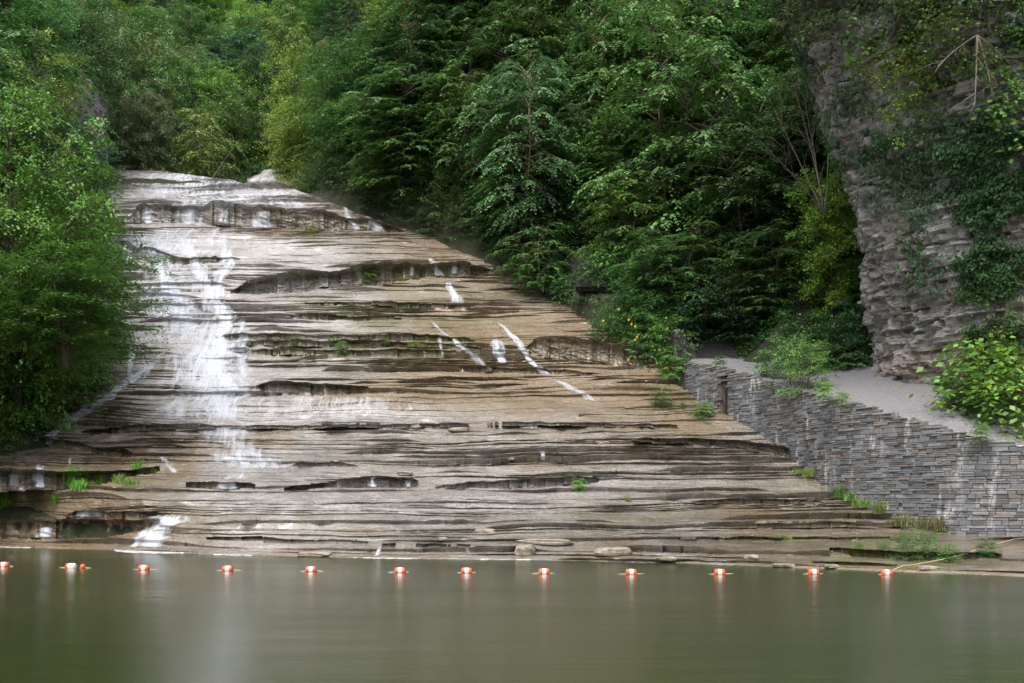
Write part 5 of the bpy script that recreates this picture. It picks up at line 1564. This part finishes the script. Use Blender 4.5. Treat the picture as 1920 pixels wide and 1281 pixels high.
# loose stones and slabs
LS = [(1020, 1020, 1.5, .5, .16, 'thin pointed shale slab lying at the mid shore'), (1150, 1040, .9, .5, .22, 'brown rounded boulder at the waterline right of centre'), (985, 1040, .5, .45, .3, 'brown block at the waterline in mid shore'),
      (590, 1042, .9, .4, .12, 'dark wedge-shaped slab at the waterline left of the little spout'), (1410, 1048, .35, .3, .12, 'small pale stone at the right waterline'), (1250, 1050, .5, .35, .1, 'flat pale stone on the shore'),
      (860, 808, .8, .4, .15, 'loose flat slab on the mid ledge'), (780, 803, .4, .3, .15, 'small loose slab left on the mid ledge'), (760, 890, .5, .4, .15, 'small block above the faint trickle'),
      (1130, 832, .5, .3, .12, 'small block right of the mossy nook'), (960, 862, .3, .25, .08, 'little dark stone at mid slope'), (830, 1012, .25, .2, .08, 'tiny dark stone on the shore terrace'),
      (1150, 884, .25, .2, .08, 'small white stone on the ledge above the single plant'), (1740, 1068, .4, .3, .1, 'flat stone at the waterline under the rope'), (1560, 1064, .3, .2, .08, 'dark stone at the waterline near the last floats'),
      (910, 998, .6, .3, .12, 'pale flat slab on the shore terrace'), (1470, 1062, .5, .3, .08, 'low slab at the waterline between two floats'), (1180, 765, .4, .2, .06, 'small chip on the smooth apron')]
for i, (px, row, a, b, c, lab) in enumerate(LS):
    x, y, z = slab_point(px, row)
    o = link('loose_stone', rock_blob('loose_stone', M_LOOSE, (a * .7, b * .8, c * .8), i * 7 + 2), None, (x, y, max(z, 0) + c * .35)); o.rotation_euler = (0, 0, random.uniform(-.4, .4))
    tag(o, lab, 'stone', 'loose stones on the rock')

# ------------------------------------------------------------------ floats and rope
def ring_mesh(name, xs, rs_, mat, n=20):
    V, Fs = [], []
    for x, r_ in zip(xs, rs_):
        for k_ in range(n):
            a = 2 * math.pi * k_ / n; V.append((x, r_ * math.cos(a), r_ * math.sin(a)))
    for i in range(len(xs) - 1):
        for k_ in range(n):
            Fs.append((i * n + k_, i * n + (k_ + 1) % n, (i + 1) * n + (k_ + 1) % n, (i + 1) * n + k_))
    return mesh_py(name, V, Fs, mat, True)


W_, RR = .15, .105
cap = ring_mesh('end_cap', [.055, .06, .10, .128, .145, .152, .153, .153], [RR * .99, RR, RR, RR * .95, RR * .8, RR * .55, RR * .25, .0], M_ORANGE)
band = ring_mesh('white_band', [-.056, -.05, .05, .056], [RR * .97, RR * .985, RR * .985, RR * .97], M_WHITE)
capw = ring_mesh('end_cap', [.055, .06, .10, .128, .145, .152, .153, .153], [RR * .99, RR, RR, RR * .95, RR * .8, RR * .55, RR * .25, .0], M_WHITE)
ball = ring_mesh('shell', [-.075, -.073, -.055, -.02, .02, .055, .073, .075], [0, .03, .066, .085, .085, .066, .03, 0], M_ORANGE)
BU = [(8, 1057), (133, 1059.5), (155, 1060), (270, 1063), (427, 1064.5), (583, 1066), (750, 1068), (875, 1068.5), (1020, 1070), (1183, 1071), (1349, 1071), (1525, 1071), (1662, 1072)]
LB = ['orange and white float at the left frame edge', 'float with one orange and one white end next to the small ball', 'small all-orange ball float beside the half white one', 'orange and white float in front of the stepped fall',
      'orange and white float right of the stepped fall foam', 'orange and white float midway between the stepped fall and the little spout', 'orange and white float just right of the little spout', 'orange and white float below the dark wedge of mid shore',
      'orange and white float in front of the pointed slab', 'orange and white float below the twiggy driftwood', 'orange and white float below the small pale waterline stone', 'orange and white float left of the mossy ledge', 'orange and white float at the mossy ledge, last before the rope end']
rope_pts = []
rb = random.Random(3)
for i, ((px, row), lab) in enumerate(zip(BU, LB)):
    D = CH * F / (row + 5.2 - HZ); X = (px - CX) / F * D
    root = empty('float', (X, D, .035)); tag(root, lab, 'float', 'floats on the swimming rope'); root.rotation_euler = (rb.uniform(0, 6), rb.uniform(-.04, .04), rb.uniform(-.1, .1))
    if i == 2:
        link('shell', ball, root); root.rotation_euler = (0, 0, 0)
    else:
        link('white_band', band, root)
        a = link('end_cap', cap if i != 1 else cap, root); b = link('end_cap', cap if i != 1 else capw, root)
        if i == 1: a.rotation_euler = (0, 0, math.pi); b.rotation_euler = (0, 0, 0)
        else: b.rotation_euler = (0, 0, math.pi)
    rope_pts.append((X, D))
V, Fs = [], []
pts = [(rope_pts[0][0] - 6, rope_pts[0][1] + .5, .0)]
for i in range(len(rope_pts) - 1):
    a, b = rope_pts[i], rope_pts[i + 1]
    n_ = 14
    for q in range(n_):
        f = q / n_; sg = math.sin(math.pi * f)
        pts.append((a[0] + (b[0] - a[0]) * f, a[1] + (b[1] - a[1]) * f + .12 * math.sin(f * 6.28), .04 - .085 * sg ** .6 + .006 * math.sin(f * 30 + i)))
pts.append((*rope_pts[-1], .04))
x, y, z = slab_point(1712, 1066); 
for px, row in [(1690, 1068), (1712, 1066), (1760, 1057), (1800, 1047), (1850, 1031), (1895, 1018), (1925, 1014)]:
    sx, sy, sz_ = slab_point(px, row); pts.append((sx, sy - .12, sz_ + .12))
tube(V, Fs, pts, .013, 6)
o = link('rope', mesh_py('rope', V, Fs, M_ROPE, True)); tag(o, 'pale yellow rope through the floats, running up the mossy rock to the wall', 'rope')

# fallen leaves and flecks on the rock
V, Fs = [], []
rq = np.random.default_rng(12)
for i in range(520):
    px = rq.uniform(250, 1700); row = rq.uniform(560, 1040) if px < 1300 else rq.uniform(880, 1050)
    x, y, z = slab_point(px, row); s = rq.uniform(.02, .05); a = rq.uniform(0, 6.28); c_, s_ = math.cos(a) * s, math.sin(a) * s
    b = len(V); V += [(x - c_, y - s_, z + .03), (x + s_ * .6, y - c_ * .6, z + .05), (x + c_, y + s_, z + .04), (x - s_ * .6, y + c_ * .6, z + .06)]; Fs.append((b, b + 1, b + 2, b + 3))
M_LITTER = mat_simple('leaf_litter', (.30, .22, .08), (.42, .36, .26), .7, .8, .1)
o = link('leaf_litter', mesh_py('leaf_litter', V, Fs, M_LITTER)); tag(o, 'scattered fallen leaves and pale chips on the rock terraces', 'leaf litter', kind='stuff')

# look-alikes of one kind: say which one, by its order from the left
from collections import defaultdict
_by = defaultdict(list)
for o in COL.objects:
    if o.parent is None and 'label' in o: _by[o['label']].append(o)
ORD = ['first', 'second', 'third', 'fourth', 'fifth', 'sixth', 'seventh', 'eighth', 'ninth', 'tenth', 'eleventh', 'twelfth', 'thirteenth', 'fourteenth', 'fifteenth', 'sixteenth']
for lab, os_ in _by.items():
    if len(os_) < 2: continue
    os_.sort(key=lambda o: o.location.x / max(o.location.y, 1))
    for i, o in enumerate(os_):
        tail = (['left one', 'right one'][i]) if len(os_) == 2 else ('leftmost one' if i == 0 else 'rightmost one' if i == len(os_) - 1 else ORD[min(i, 15)] + ' from left')
        o['label'] = lab + ', ' + tail

# ------------------------------------------------------------------ light, sky, camera
SUN_EL, SUN_AZ = math.radians(64), math.radians(205)      # azimuth clockwise from +Y: the light comes over the viewer's left shoulder
w = bpy.data.worlds.new('World'); sc.world = w; w.use_nodes = True
nt = w.node_tree; nt.nodes.clear()
sky = nt.nodes.new('ShaderNodeTexSky'); sky.sky_type = 'NISHITA'; sky.sun_disc = False
sky.sun_elevation = SUN_EL; sky.sun_rotation = SUN_AZ; sky.air_density = 1.6; sky.dust_density = 6.; sky.ozone_density = 1.
bg = nt.nodes.new('ShaderNodeBackground'); bg.inputs[1].default_value = .15
wo = nt.nodes.new('ShaderNodeOutputWorld')
hs_ = nt.nodes.new('ShaderNodeHueSaturation'); hs_.inputs['Saturation'].default_value = .45; hs_.inputs['Value'].default_value = 1.25
nt.links.new(sky.outputs[0], hs_.inputs['Color']); nt.links.new(hs_.outputs[0], bg.inputs[0]); nt.links.new(bg.outputs[0], wo.inputs[0])
sl = bpy.data.lights.new('sun', 'SUN'); sl.energy = 1.5; sl.angle = math.radians(25); sl.color = (1., .96, .9)
so = bpy.data.objects.new('sun', sl); COL.objects.link(so)
dv = Vector((math.sin(SUN_AZ) * math.cos(SUN_EL), math.cos(SUN_AZ) * math.cos(SUN_EL), math.sin(SUN_EL)))
so.rotation_euler = dv.to_track_quat('Z', 'Y').to_euler(); so.location = (0, 0, 60)

cam = bpy.data.cameras.new('camera'); co = bpy.data.objects.new('camera', cam); COL.objects.link(co)
co.location = (0, 0, CH); co.rotation_euler = (math.radians(90), 0, 0)
cam.sensor_width = 36; cam.lens = F / 1920 * 36; cam.shift_y = (HZ - 640.5) / 1920; cam.clip_end = 3000; cam.clip_start = .1
sc.camera = co
sc.view_settings.view_transform = 'Standard'; sc.view_settings.look = 'None'; sc.view_settings.exposure = 0.84; sc.view_settings.gamma = 1
sc.cycles.use_denoising = True
sc.cycles.max_bounces = 6; sc.cycles.transparent_max_bounces = 24; sc.cycles.diffuse_bounces = 3; sc.cycles.glossy_bounces = 3
sc.render.resolution_x = 1024; sc.render.resolution_y = 683
